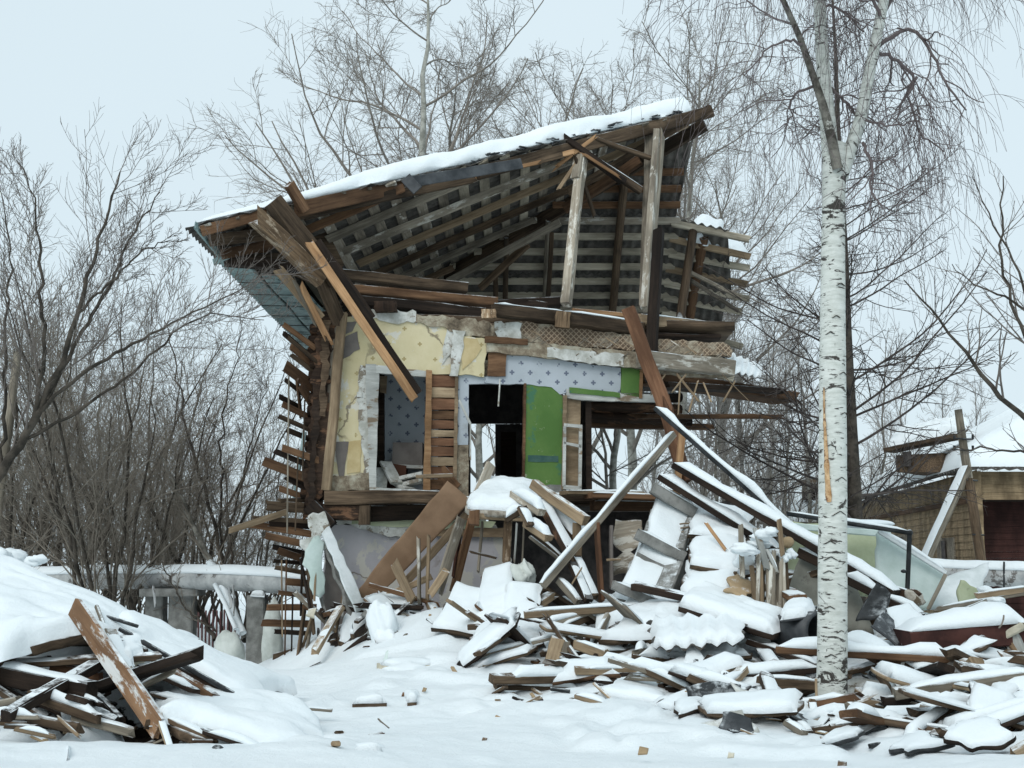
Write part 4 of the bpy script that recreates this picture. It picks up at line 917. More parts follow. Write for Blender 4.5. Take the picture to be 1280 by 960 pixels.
def place(proto, name, px, Y, H_scale, rot, label, group, z=None, cat='tree', lean=0, stem='trunk', sx=1.0):
    x = (px-640)/FPX*Y; z = g1(x, Y)-.1 if z is None else z
    mw = Matrix.Translation((x, Y, z)) @ Matrix.Rotation(lean, 4, 'Y') @ Matrix.Rotation(rot, 4, 'Z') @ Matrix.Diagonal((H_scale*sx, H_scale*sx, H_scale, 1))
    e = link(name, None, None, mw); tag(e, label, cat, group)
    t = link(stem, TREES[proto][0], e, mw); c = link('crown', TREES[proto][1], e, mw); return e
for i in range(3): tree_from('poplar', 20+i, f'poplar{i}', 'bark_pale' if i != 1 else 'bark_grey', 'twig_poplar')
for i in range(3): tree_from('slim', 40+i, f'slim{i}', 'bark_grey', 'twig_pale')
tree_from('larch', 61, 'larch', 'bark_dark', 'twig_larch')
for i in range(3): tree_from('thicket', 70+i, f'thicket{i}', 'bark_dark', 'twig_brown')
G1 = 'tall bare trees behind the ruined house'
place('poplar0', 'bare_tree', 503, 33, 1.02, .3, 'large pale-barked bare tree rising behind the roof snow, leftmost above the house', G1)
place('poplar1', 'bare_tree', 572, 37, .98, 1.9, 'bare tree just right of the largest one above the roof, its stem darker', G1)
place('poplar2', 'bare_tree', 722, 40, 1.0, 4.0, 'bare tree above the middle of the snowy roof', G1)
place('poplar0', 'bare_tree', 792, 42, .98, 2.4, 'bare tree above the upper end of the roof snow', G1)
place('poplar2', 'bare_tree', 842, 31, .86, .9, 'bare tree with pale forked limbs beside the roof peak', G1, lean=.06)
place('poplar1', 'bare_tree', 905, 38, .84, 5.2, 'bare tree seen between the roof peak and the near birch', G1)
place('poplar2', 'bare_tree', 735, 24, .50, 2.8, 'pale trunk standing right outside the far window opening', None, lean=.10)
place('poplar0', 'bare_tree', 606, 27, .55, 3.1, 'pale trunk glimpsed through the lower part of the doorway', None)
place('larch', 'larch_tree', 1066, 20, .93, 1.0, 'dark straight larch with thin sweeping branches behind the near birch', None)
G2 = 'slender bare trees in the far stand'
tr = random.Random(4)
for i, (px, Y, s) in enumerate([(885, 36, .8), (925, 40, .95), (960, 44, .9), (985, 38, .75), (1010, 46, 1.0), (1100, 52, .95), (1130, 60, 1.0), (940, 50, 1.05), (870, 52, 1.1), (820, 55, 1.0), (700, 56, .9), (900, 30, .62), (965, 30, .6), (1180, 60, .9), (1225, 58, .85), (1340, 60, .9), (1450, 55, 1.0), (1560, 62, .9), (-200, 45, .8), (-320, 40, .8)]):
    place(f'slim{i%3}', 'slender_tree', px, Y, s, tr.random()*6, 'slender pale bare tree of the far stand beyond the ruin', G2)
G3 = 'bare trees at the far left edge'
for i, (px, Y, s) in enumerate([(-60, 34, .85), (40, 38, .80), (110, 36, .72), (160, 40, .74), (-10, 30, .6), (215, 44, .62)]):
    place(f'slim{i%3}', 'slender_tree', px, Y, s, tr.random()*6, 'bare tree among the dense growth beyond the left snow heap', G3)
G4 = 'leafless willow scrub left of the house'
for i, (px, Y, s) in enumerate([(150, 19, 1.0), (215, 22, 1.05), (300, 25, .8), (90, 22, 1.1), (10, 21, 1.1), (180, 27, 1.15), (330, 30, .8), (60, 30, 1.2), (250, 30, .95), (-40, 26, 1.1)]):
    place(f'thicket{i%3}', 'willow_bush', px, Y, s*.92, tr.random()*6, 'leafless many-stemmed willow bush in the thicket left of the house', G4, cat='bush', stem='stems')
for i, (px, Y, s) in enumerate([(880, 31, .7), (950, 30, .7), (1010, 34, .75)]):
    place(f'thicket{(i+1)%3}', 'willow_bush', px, Y, s, tr.random()*6, 'leafless bush behind the right half of the ruined house', 'leafless bushes behind the ruined house', cat='bush', stem='stems')
# hand-laid trees ------------------------------------------------------------
WS = 1
def pt(px, py, Y, wpx): p = P(px, py, Y); return (p.x, p.y, p.z, wpx*WS/FPX*Y/2)
def hand_tree(name, stems, tm, cm, label, group=None, levels=(), n=26, sides=10, jit=.012, cat='tree'):
    pa, ra = [], []
    for i, s in enumerate(stems):
        q, r_ = as_paths([pt(*a) for a in s], n, jit, i+3); pa.append(q); ra.append(r_)
    pa, ra = np.vstack(pa), np.vstack(ra)
    base = stems[0][0]; b = P(base[0], base[1], base[2]); e = empty(name, b, label, cat, group)
    v, f = tubes_np(pa, ra, sides); link('trunk', rawmesh('trunk', v, f, M[tm], smooth=True), e, Matrix())
    out = []; cp_, cr_ = pa, ra
    for lv in levels:
        src = (pa, ra) if lv.pop('root', False) else (cp_, cr_)
        c, r_ = grow(src[0], src[1], **lv); out.append(tubes_np(c, r_, 5 if len(out) == 0 else 3)); cp_, cr_ = c, r_
    v, f = join(out); link('crown', rawmesh('crown', v, f, M[cm], smooth=True), e, Matrix()); return e, pa, ra
LV = lambda L1, trop=.045: [dict(k=14, t0=.15, t1=.99, ang=(22, 48), L=L1, npts=12, wig=.075, trop=trop, rr=.30, rmin=.005, rend=.25, lenfall=.35),
      dict(k=7, t0=.15, t1=.98, ang=(22, 48), L=(.3, .6), npts=8, wig=.10, trop=trop, rr=.5, rmin=.0035, rend=.4), dict(k=6, t0=.15, t1=1, ang=(22, 50), L=(.35, .7), npts=6, wig=.12, trop=trop, rr=.6, rmin=.0024, rend=.6)]
rs_ = np.random.RandomState(9); WS = .44
hand_tree('bare_tree', [
  [(-30, 640, 12.8, 30), (10, 580, 13, 26), (45, 520, 13, 22), (75, 460, 13, 17), (100, 390, 13, 13), (118, 320, 13.1, 10), (135, 260, 13.2, 7), (150, 215, 13.3, 4)],
  [(40, 530, 13, 13), (56, 450, 12.9, 12), (52, 380, 12.8, 10), (50, 300, 12.8, 7), (38, 230, 12.7, 4), (20, 200, 12.7, 2)],
  [(60, 500, 13, 12), (100, 420, 13.3, 11), (140, 350, 13.5, 9), (165, 290, 13.6, 6), (200, 240, 13.7, 3)],
  [(50, 515, 13, 12), (110, 460, 12.8, 11), (160, 435, 12.6, 9), (220, 400, 12.5, 6), (290, 370, 12.4, 4), (340, 330, 12.4, 2)],
  [(30, 550, 13, 11), (90, 520, 13.2, 9), (150, 480, 13.4, 8), (215, 420, 13.6, 6), (255, 390, 13.7, 4), (330, 400, 13.8, 2)],
  [(0, 590, 13, 12), (8, 500, 13, 10), (5, 420, 13, 8), (15, 330, 13, 5), (5, 260, 13, 3)],
  [(100, 390, 13, 8), (150, 340, 13.2, 6), (180, 310, 13.3, 5), (215, 300, 13.4, 2)]],
  'bark_dark', 'twig', 'dark many-limbed bare tree leaning in over the left snow heap', levels=LV((.28, .5)))
hand_tree('bare_tree', [
  [(290, 775, 19, 12), (270, 660, 19, 10), (250, 590, 19, 9), (232, 530, 19, 7), (222, 470, 19, 5), (205, 400, 19, 3)],
  [(276, 700, 19, 8), (276, 600, 19.2, 7), (278, 520, 19.2, 5), (295, 450, 19.2, 3), (300, 400, 19.2, 2)],
  [(276, 690, 19, 7), (300, 620, 19, 6), (310, 560, 19, 4), (330, 490, 19, 2.5), (345, 440, 19, 1.5)]],
  'bark_dark', 'twig', 'thin dark bare tree just left of the broken siding boards', levels=LV((.2, .36)), jit=.02)
# leaning stems behind the pipe
hand_tree('leaning_trunk', [[(308, 800, 17.5, 26), (285, 745, 18, 22), (262, 700, 18.3, 18), (235, 640, 18.6, 12), (200, 570, 19, 6)]], 'bark_grey', 'twig_brown', 'leaning trunk with snow along it behind the wrapped pipe', levels=LV((.2, .3))[:2])
hand_tree('leaning_trunk', [[(268, 800, 18.5, 13), (240, 740, 19, 11), (215, 690, 19, 9), (180, 620, 19, 6)], [(300, 780, 18.5, 9), (292, 720, 18.5, 9), (286, 650, 18.5, 6)], [(270, 790, 17.8, 6), (230, 760, 17.8, 5), (200, 700, 17.8, 3)]], 'bark_dark', 'twig_brown', 'group of dark leaning stems under the wrapped pipe', levels=LV((.2, .3))[:2])
WS = 1
# foreground branches at the right edge
rs_ = np.random.RandomState(12)
hand_tree('bare_tree', [
  [(1330, 560, 9.5, 8), (1278, 522, 9.5, 7), (1235, 480, 9.5, 6), (1205, 435, 9.5, 4), (1170, 395, 9.5, 3), (1130, 350, 9.5, 1.6)],
  [(1330, 500, 9.3, 6), (1290, 440, 9.3, 5), (1262, 380, 9.2, 4), (1250, 300, 9.2, 3), (1254, 220, 9.1, 1.5)],
  [(1330, 480, 9.8, 5), (1296, 400, 9.9, 4), (1270, 330, 10, 3), (1235, 270, 10, 2), (1215, 220, 10, 1)],
  [(1330, 420, 9, 4), (1270, 380, 9, 3.4), (1225, 360, 9, 2), (1190, 330, 9, 1)],
  [(1330, 620, 9.7, 4), (1290, 570, 9.7, 3.4), (1250, 560, 9.7, 2.6), (1190, 562, 9.7, 1.6)]],
  'bark_dark', 'twig', 'thin reddish-dark branches of a tree reaching in past the right house', levels=[dict(k=8, t0=.15, t1=.97, ang=(25, 50), L=(.25, .45), npts=8, wig=.08, trop=.04, rr=.5, rmin=.0035, rend=.4),
   dict(k=5, t0=.15, t1=.97, ang=(25, 50), L=(.3, .5), npts=6, wig=.1, trop=.03, rr=.6, rmin=.002, rend=.5)], n=18, sides=7, jit=.01)
# ---------------------------------------------------------------- the near birch
rs_ = np.random.RandomState(21)
BY = 9.95
bs = [pt(1038, 905, BY, 46), pt(1039, 880, BY, 40), pt(1040, 840, BY, 36.5), pt(1041, 700, BY, 35.5), pt(1041, 500, BY, 33.5), pt(1041, 350, BY, 31), pt(1042, 260, BY, 29), pt(1043, 205, BY, 31), pt(1046, 180, BY, 24)]
def lathe(path, n, sides, seed, jit=0):
    q = smooth_path(path, n); r_ = np.random.RandomState(seed); V, F = tubes_np(q[None, :, :3], q[None, :, 3], sides)
    c = np.repeat(q[:, :3], sides, 0); d = V-c; a = np.arctan2(d[:, 1], d[:, 0]); s = 1+.05*fbm(np.cos(a)*1.3+np.sin(a)*.7+4, V[:, 2]*3, seed, 4)+.025*fbm(a*3, V[:, 2]*14, seed+1, 3); return c+d*s[:, None], F
be = empty('birch_tree', P(1038, 895, BY), 'near white birch with a torn orange strip and forked top', 'tree')
Vt, Ft = lathe(bs, 150, 28, 3); link('trunk', rawmesh('trunk', Vt, Ft, M['birch_bark'], smooth=True), be, Matrix())
st = [[(1040, 235, BY, 22), (1036, 165, BY, 21), (1030, 100, BY, 18), (1026, 40, BY, 16), (1024, -30, BY, 15), (1020, -160, BY+.05, 12), (1030, -330, BY+.1, 8), (1040, -480, BY+.1, 4)],
      [(1050, 225, BY+.02, 18), (1062, 190, BY-.02, 18), (1076, 150, BY-.06, 16.5), (1086, 95, BY-.1, 15), (1100, 25, BY-.15, 14), (1112, -40, BY-.2, 13), (1128, -180, BY-.3, 9), (1150, -380, BY-.4, 4)]]
pa = [as_paths([pt(*a) for a in s], 40) for s in st]; sv = [lathe([pt(*a) for a in s], 70, 18, 5+i) for i, s in enumerate(st)]
v, f = join(sv); link('forked_stem', rawmesh('forked_stem', v, f, M['birch_bark'], smooth=True), be, Matrix())
dk = [[(1047, 212, BY-.11, 13), (1040, 175, BY-.12, 13), (1030, 135, BY-.14, 11), (1015, 90, BY-.16, 9), (998, 42, BY-.2, 8), (976, -6, BY-.25, 7), (950, -90, BY-.3, 5), (920, -200, BY-.4, 3)]]
v, f = lathe([pt(*a) for a in dk[0]], 50, 12, 9); link('forked_stem', rawmesh('dark_stem', v, f, M['birch_bark_rough'], smooth=True), be, Matrix())
# crooked limbs
cl = [[(1093, 62, BY-.1, 6), (1112, 44, BY-.15, 5.5), (1134, 33, BY-.2, 5), (1152, 42, BY-.25, 4.5), (1163, 62, BY-.3, 4), (1170, 82, BY-.3, 3.5), (1188, 112, BY-.35, 3), (1208, 138, BY-.4, 2)],
      [(1091, 66, BY-.1, 5.5), (1108, 66, BY, 5), (1130, 82, BY+.05, 4.5), (1146, 96, BY+.1, 4.5), (1136, 112, BY+.12, 4), (1128, 128, BY+.15, 3.5), (1120, 150, BY+.2, 2)],
      [(1146, 96, BY+.1, 3.5), (1132, 120, BY+.1, 3), (1144, 142, BY+.1, 3), (1148, 166, BY+.1, 2.5), (1180, 190, BY+.1, 1.8)],
      [(1078, 178, BY-.1, 4.5), (1088, 200, BY-.15, 4), (1092, 215, BY-.15, 3.5), (1086, 235, BY-.15, 2.5), (1104, 262, BY-.2, 2)],
      [(1016, 108, BY-.1, 4), (1000, 112, BY-.05, 3.5), (990, 122, BY, 3.5), (984, 136, BY, 3), (996, 142, BY, 2), (975, 160, BY, 1.5)],
      [(1036, 110, BY, 4.5), (1056, 125, BY+.05, 4), (1066, 138, BY+.1, 4), (1072, 148, BY+.1, 3)],
      [(1024, 15, BY, 4), (1040, 5, BY, 3.5), (1060, 20, BY, 3), (1080, 40, BY, 2)],
      [(1100, 20, BY-.2, 5), (1080, -20, BY-.3, 4), (1050, -60, BY-.5, 3)],
      [(1004, 55, BY-.2, 4), (985, 50, BY-.3, 3.4), (960, 60, BY-.4, 2.5), (930, 95, BY-.5, 1.6)],
      [(1082, 150, BY-.1, 3), (1110, 158, BY-.2, 2.5), (1150, 150, BY-.3, 1.5)],
      [(1100, 20, BY-.1, 5), (1140, -40, BY, 4), (1200, -60, BY+.2, 3), (1260, -20, BY+.4, 2)],
      [(1020, -100, BY, 6), (970, -150, BY+.2, 5), (910, -140, BY+.4, 3), (860, -80, BY+.6, 2)],
      [(1026, -60, BY, 6), (990, -120, BY-.2, 5), (950, -130, BY-.4, 3), (900, -70, BY-.6, 2)],
      [(1115, -60, BY-.2, 6), (1160, -140, BY-.3, 5), (1220, -150, BY-.5, 3), (1275, -90, BY-.7, 2)],
      [(1112, -40, BY-.2, 5), (1150, -110, BY+.1, 4), (1180, -120, BY+.4, 3), (1220, -60, BY+.6, 2)]]
cp_ = [as_paths([pt(*a) for a in s], 16, .006, i) for i, s in enumerate(cl)]
lp = np.vstack([a for a, b in cp_]); lr = np.vstack([b for a, b in cp_]); parts = [tubes_np(lp, lr, 7)]
al = np.vstack([as_paths([pt(*a) for a in s], 16)[0] for s in st+dk]); alr = np.vstack([as_paths([pt(*a) for a in s], 16)[1] for s in st+dk])
b1, q1 = grow(al, alr, 12, .35, .97, (40, 80), (.6, 1.7), 9, .16, .0, .25, .008, .4, .4, minlen=1); 
allp = np.vstack([lp]); 
h1, hr1 = grow(lp, lr, 10, .25, 1.0, (30, 80), (.25, .6), 8, .20, -.06, .6, .004, .6, .2, minlen=1)
h2, hr2 = grow(b1, q1, 8, .2, 1.0, (30, 80), (.25, .55), 8, .18, -.08, .6, .004, .6, .2, minlen=1)
w1, wr1 = grow(h1, hr1, 4, .2, 1.0, (40, 90), (.4, 1.2), 10, .085, -.30, .5, .0022, .6, .1, minlen=1)
w2, wr2 = grow(h2, hr2, 3, .2, 1.0, (40, 90), (.5, 1.5), 10, .085, -.30, .5, .0022, .6, .1, minlen=1)
w3, wr3 = grow(w1, wr1, 2, .1, .9, (20, 50), (.15, .4), 5, .1, -.2, .8, .0018, .6, .1, minlen=1)
parts += [tubes_np(b1, q1, 5), tubes_np(h1, hr1, 4), tubes_np(h2, hr2, 4), tubes_np(w1, wr1, 3), tubes_np(w2, wr2, 3), tubes_np(w3, wr3, 3)]
v, f = join(parts); link('crown', rawmesh('crown', v, f, M['twig_birch'], smooth=True), be, Matrix())
# torn strip, red spray mark
def barkpatch(name, pts, mat, lift=.004, seed=0):
    """strip laid on the trunk's round surface: rows of (py, x0, x1)"""
    V = []; n = 5
    for (py, x0, x1) in pts:
        c = P(1041-(py-500)*0.006, py, BY); rr = np.interp(py, [205, 500, 840, 905], [15.5, 17, 18.2, 23])/FPX*BY
        for i in range(n+1):
            px = x0+(x1-x0)*i/n; s = np.clip(((px-1040.5)/FPX*BY)/rr, -.99, .99); V.append((c.x+s*(rr+lift), c.y-math.sqrt(1-s*s)*(rr*1.035+lift), c.z))
    for k_ in range(len(V)): v_ = V[k_]; V.append((v_[0], v_[1]+.012, v_[2]))
    m_ = len(pts); N = m_*(n+1); F = []
    for j in range(m_-1):
        for i in range(n): a = j*(n+1)+i; F.append((a, a+1, a+n+2, a+n+1)); F.append((N+a, N+a+n+1, N+a+n+2, N+a+1))
        a = j*(n+1); F.append((a, a+n+1, N+a+n+1, N+a)); a += n; F.append((a, N+a, N+a+n+1, a+n+1))
    F.append(tuple(list(range(n+1))+list(range(N+n, N-1, -1)))); a = (m_-1)*(n+1); F.append(tuple(list(range(a+n, a-1, -1))+list(range(N+a, N+a+n+1))))
    return link(name, rawmesh(name, V, F, M[mat], smooth=True), be, Matrix())
r = random.Random(8); rows = []
for i in range(20):
    py = 486+i*7.5; wd = np.interp(py, [480, 520, 560, 600, 622, 632], [.8, 1.8, 3.4, 6.0, 7.0, 2])*r.uniform(.75, 1.2); c_ = np.interp(py, [430, 520, 600, 632], [1026.5, 1027.5, 1031, 1033]); rows.append((py, c_-wd/2, c_+wd/2))
barkpatch('torn_bark', rows, 'torn_inner_bark', .006)
for pts in ([(868, 1040, 1043), (874, 1036, 1042), (880, 1033, 1039), (886, 1031, 1037), (890, 1030, 1034)], [(872, 1031, 1034), (878, 1033, 1037), (884, 1037, 1041), (890, 1042, 1045), (896, 1044, 1047)], [(880, 1036, 1044), (884, 1035, 1043)]):
    barkpatch('red_mark', [(a-3, b, c_) for a, b, c_ in pts], 'red_spray', .004)
# dark chevron scars above old branch stubs
for (px, py, s) in [(1048, 602, 9), (1046, 645, 11), (1034, 680, 7), (1035, 700, 8), (1055, 705, 7), (1033, 716, 6), (1046, 360, 6), (1050, 300, 6), (1033, 420, 5), (1050, 470, 6), (1047, 180+40, 7), (1040, 400, 5), (1052, 520, 6), (1034, 560, 6), (1048, 790, 6), (1036, 820, 7), (1052, 850, 7), (1034, 760, 6)]:
    rows = [(py-s*.55, px-1.5, px+1.5)]
    V = []
    for sgn in (-1, 1):
        barkpatch('bark_scar', [(py-s*.5+t*s*.55, px+sgn*(t*s*.9)-.9, px+sgn*(t*s*.9)+.9) for t in (0, .35, .7, 1)], 'bark_dark', .003)
print('tree tris', sum(len(m.polygons) for m in bpy.data.meshes))
# ================================================================ timber house on the right
rh = empty('timber_house', P(1225, 702, 30), 'intact old clapboard timber house under thick snow beyond the right debris', 'house')
hc = P(1225, 700, 30); zc = P(1225, 587, 30).z
X0, Y0, XR, YR = hc.x, 30.0, 26.0, 46.0
XL = P(1078, 640, 46).x
def poly(name, pts, mat, parent, t=None): 
    f = [Vector(p) for p in pts]; n = (f[1]-f[0]).cross(f[2]-f[0]).normalized()*(t or .1); return prism(name, f, [p+n for p in f], mat, parent)
def clap(name, a, b, z0, z1, pitch, mat, out, parent, thick=.03):
    """lapped boards as real relief along a wall from a to b"""
    V, F = [], []; a, b, out = Vector(a), Vector(b), Vector(out); k = 0; z = z0
    while z < z1:
        zt = min(z+pitch, z1); o = len(V)
        for p in (a, b):
            for (oo, zz) in ((thick, z), (.004, zt), (-.05, zt), (-.05, z)): V.append((p.x+out.x*oo, p.y+out.y*oo, zz))
        for i in range(4): F.append((o+i, o+(i+1) % 4, o+4+(i+1) % 4, o+4+i))
        F += [(o, o+3, o+2, o+1), (o+4, o+5, o+6, o+7)]; z = zt+.0005
    return link(name, rawmesh(name, V, F, M[mat]), parent, Matrix())
wo_ = Vector((-16, XL-X0, 0)).normalized()
clap('side_wall', (XL, YR, 0), (X0, Y0, 0), -.5, zc-.02, .19, 'clapboard', wo_, rh)
clap('front_wall', (X0, Y0, 0), (XR, Y0, 0), zc-.75, zc-.05, .19, 'clapboard', (0, -1, 0), rh)
clap('porch_wall', (X0+.1, Y0+.9, 0), (XR, Y0+.9, 0), -.5, zc-.7, .16, 'red_clapboard', (0, -1, 0), rh)
poly('porch_ceiling', [(X0, Y0, zc-.76), (XR, Y0, zc-.76), (XR, Y0+1, zc-.76), (X0, Y0+1, zc-.76)], 'dark_wood', rh, .05)
beam('corner_board', (X0-.02, Y0-.05, -.4), (X0-.02, Y0-.05, zc-.05), .22, .22, 'clapboard', parent=rh)
beam('belt_board', (XL-.05, YR, zc-.75), (X0-.08, Y0, zc-.75), .12, .14, 'brown_board', parent=rh)
def onside(t, z, out=.06): return Vector((X0+(XL-X0)*t, Y0+(YR-Y0)*t, z))+wo_*out
for t0, t1, z0, z1 in ((.14, .26, .85, 2.3), (.47, .62, .85, 2.5), (.80, .92, .85, 2.4)):
    f_ = poly('window', [onside(t0, z0), onside(t1, z0), onside(t1, z1), onside(t0, z1)], 'grey_wood', rh, .04)
    m_ = (t0+t1)/2; e_ = .012
    poly('shutter_gap', [onside(m_-e_, z0+.08, .12), onside(m_+e_, z0+.08, .12), onside(m_+e_, z1-.08, .12), onside(m_-e_, z1-.08, .12)], 'lining_dark', f_, .02)
    beam('sill', onside(t0-.01, z0-.05, .1), onside(t1+.01, z0-.05, .1), .12, .08, 'weathered_wood', parent=f_)
# hipped roof with eaves
ov = .5; FL = Vector((X0-ov, Y0-ov, zc-.02)); BL = Vector((XL-ov*.6, YR+ov, zc-.02)); FR = Vector((XR+4, Y0-ov, zc-.02)); BR = Vector((XR+4, YR+ov, zc-.02)); A1 = Vector((20.0, 38, zc+4.1)); A2 = Vector((XR, 38, zc+4.1))
for nm, pts in (('roof_slope', [BL, FL, A1]), ('roof_slope', [FL, FR, A2, A1])): poly(nm, pts, 'slate_sheet', rh, .05)
def roofblanket(nm, a, b, c, d, th, seed, n=40):
    U, V = np.meshgrid(np.linspace(0, 1, n), np.linspace(0, 1, n)); q = lambda i: a[i]*(1-U)*(1-V)+b[i]*U*(1-V)+c[i]*U*V+d[i]*(1-U)*V
    x, y, z = q(0), q(1), q(2); e = np.clip(np.minimum(np.minimum(V, 1.0), np.minimum(U+.3, 1.3-U))/.05, 0, 1); zz = z+.05+th*np.sqrt(np.clip(1-(1-e)**2, 0, 1))*(1+.5*fbm(x*.7, y*.7, seed, 4))
    top = np.stack([x, y, zz], -1).reshape(-1, 3); bot = np.stack([x, y, z+.045], -1).reshape(-1, 3); idx = np.arange(U.size).reshape(U.shape); N = U.size; A_, B_, C_, D_ = idx[:-1, :-1], idx[:-1, 1:], idx[1:, 1:], idx[1:, :-1]
    F = [np.stack([A_, B_, C_, D_], -1).reshape(-1, 4), N+np.stack([A_, D_, C_, B_], -1).reshape(-1, 4)]
    for l in (idx[0], idx[-1], idx[:, 0], idx[:, -1]): p, q_ = l[:-1], l[1:]; F.append(np.stack([p, N+p, N+q_, q_], -1))
    return link(nm, rawmesh(nm, np.vstack([top, bot]), np.vstack(F), M['snow'], smooth=True), rh, Matrix())
roofblanket('roof_snow', BL, FL, A1, A1, .4, 3); roofblanket('roof_snow', FL, FR, A2, A1, .4, 4)
# wavy slate edge along the eaves
def edge(a, b, n):
    V, F = [], []
    for i in range(n*8+1):
        t = i/(n*8); p = a+(b-a)*t; z = .028*math.sin(i/8*2*math.pi); V += [(p.x, p.y, p.z+z+.02), (p.x, p.y, p.z+z-.02), (p.x-wo_.x*.3, p.y+.3, p.z+z+.1), (p.x-wo_.x*.3, p.y+.3, p.z+z+.05)]
    for i in range(n*8):
        o = i*4
        for j, k2 in ((0, 1), (1, 3), (3, 2), (2, 0)): F.append((o+j, o+k2, o+4+k2, o+4+j))
    return link('slate_edge', rawmesh('slate_edge', V, F, M['slate_sheet']), rh, Matrix())
edge(FL+Vector((-.05, -.05, 0)), FR, 60); edge(BL, FL+Vector((-.05, -.05, 0)), 60)
# dormer on the left slope
dm = poly('dormer', [P(1120, 590, 33), P(1178, 590, 31.8), P(1178, 566, 31.8), P(1120, 569, 33)], 'weathered_wood', rh, -1.2)
poly('dormer_window', [P(1130, 583, 32.72), P(1139, 583, 32.5), P(1139, 564, 32.5), P(1130, 565, 32.72)], 'lining_dark', dm, .03)
beam('dormer_eave', P(1112, 563, 33.2), P(1200, 545, 31.2), .5, .12, 'weathered_wood', parent=dm)
panel('dormer_snow', [P(1110, 560, 33.2), P(1204, 542, 31.2), P(1212, 530, 34.5), P(1122, 548, 36.5)], .05, 'weathered_wood', parent=dm, snow=.35, rag=.05)
# far low roof behind the near birch
fh = empty('far_shed', P(990, 640, 48), 'small dark dormer and snowy roof far behind the near birch', 'shed')
panel('roof', [P(948, 652, 46), P(1110, 652, 46), P(1090, 600, 56), P(985, 600, 56)], .1, 'slate_sheet', parent=fh, snow=.5, rag=.1)
poly('wall', [P(955, 700, 47), P(1105, 700, 47), P(1105, 653, 47), P(955, 653, 47)], 'dark_wood', fh, -.2)
poly('dormer', [P(1010, 624, 47), P(1024, 624, 47), P(1024, 604, 47), P(1010, 604, 47)], 'dark_wood', fh, -1)
beam('dormer_eave', P(1000, 603, 46.6), P(1028, 600, 46.6), .8, .15, 'weathered_wood', parent=fh, snow=.2)
# ================================================================ utility pole with brace
up_ = empty('utility_pole', P(1226, 700, 24), 'grey timber utility pole with a snow-lined slanting brace before the timber house', 'pole')
beam('pole', P(1229, 720, 24), P(1198, 512, 24), .21, .21, 'grey_wood', parent=up_, rnd=True, taper=.75, wob=.02)
beam('stub_post', P(1229, 720, 23.8), P(1211, 598, 23.8), .20, .18, 'weathered_wood', parent=up_, rnd=True, wob=.02)
beam('brace', P(1155, 705, 23.4), P(1209, 585, 23.9), .20, .18, 'grey_wood', parent=up_, rnd=True, snow=.045)
for yy in (548, 562): 
    beam('cross_pin', P(1194, yy, 23.9), P(1216, yy+1, 23.9), .03, .03, 'black_metal', parent=up_)
    for xx in (1193, 1216): beam('insulator', P(xx, yy-5, 23.9), P(xx, yy+1, 23.9), .05, .05, 'black_metal', parent=up_, rnd=True)
for yy, b_ in ((600, 'x'), (668, 'y')): beam('wire_band', P(1208+(yy-600)*.12, yy, 23.75), P(1222+(yy-600)*.12, yy+1, 23.75), .05, .03, 'black_metal', parent=up_)
# old stub pole at the far left
beam('wooden_stub_pole', P(-4, 640, 17), P(22, 444, 17), .14, .14, 'grey_wood', 'grey broken-topped pole behind the dark bare tree', 'pole', rnd=True, rag=.1, taper=.8)
# ================================================================ wrapped heating pipe
def pipe(name, pts, rad, label, parent=None, snow=True, seed=1, n=90):
    q = smooth_path([(*P(*p), rad) for p in pts], n); e = empty(name, q[0][:3], label, 'pipe')
    V, F = tubes_np(q[None, :, :3], q[None, :, 3], 18); c = np.repeat(q[:, :3], 18, 0); d = V-c; L = np.repeat(np.arange(n), 18)/n*np.linalg.norm(q[-1, :3]-q[0, :3]); a = np.arctan2(d[:, 2], d[:, 1])
    s = 1+.10*(vn(L*5+a*.5, a*0, seed)-.5)+.10*(vn(L*13+a*.8, a*1.2, seed+2)-.5)-.05*(np.abs(np.sin(L*5.2+a*.4)) < .12)
    V = c+d*s[:, None]; link('wrapping', rawmesh('wrapping', V, F, M['foil'], smooth=True), e, Matrix())
    if snow:
        kk = 9; V, F = [], []
        for i in range(n):
            env = min(1, i/4, (n-1-i)/4); hh = .045*env*(1+.8*float(fbm(np.array([i*.12]), np.array([seed*1.]), 2, 3)[0])); t = Vector(q[min(i+1, n-1), :3])-Vector(q[max(i-1, 0), :3]); s_ = t.cross(Vector((0, 0, 1))).normalized()
            for j in range(kk):
                an = math.pi*(.12+.76*j/(kk-1)); p = Vector(q[i, :3])+s_*math.cos(an)*rad*1.06+Vector((0, 0, 1))*(math.sin(an)*(rad*1.02+hh)); V.append(tuple(p))
            V.append(tuple(Vector(q[i, :3])+Vector((0, 0, rad*.4))))
        k1 = kk+1
        for i in range(n-1):
            for j in range(k1): F.append((i*k1+j, i*k1+(j+1) % k1, (i+1)*k1+(j+1) % k1, (i+1)*k1+j))
        F += [tuple(range(k1)), tuple(reversed(range((n-1)*k1, n*k1)))]
        link('snow_cap', rawmesh('snow_cap', V, F, M['snow'], smooth=True), e, Matrix())
    return e
pl = pipe('heating_pipe', [(-300, 722, 23), (60, 724, 20), (150, 723, 19.2), (250, 723, 18.3), (330, 726, 17.6), (392, 730, 17.2)], .165, 'foil-wrapped heating pipe with snow on top left of the house')
r = random.Random(6)
for (x, y, l) in ((192, 735, 20), (286, 735, 24), (292, 734, 32)):
    beam('torn_foil', P(x, y, 17.4), P(x+r.uniform(-3, 3), y+l, 17.35), .02, .05, 'foil', parent=pl, wob=.03, rag=.05)
pr = pipe('heating_pipe', [(1100, 712, 21), (1180, 716, 21), (1260, 719, 20.6), (1340, 722, 20.2), (1700, 732, 19.5)], .19, 'wrapped pipe with snow passing under the timber house and the utility pole', seed=4, n=150)
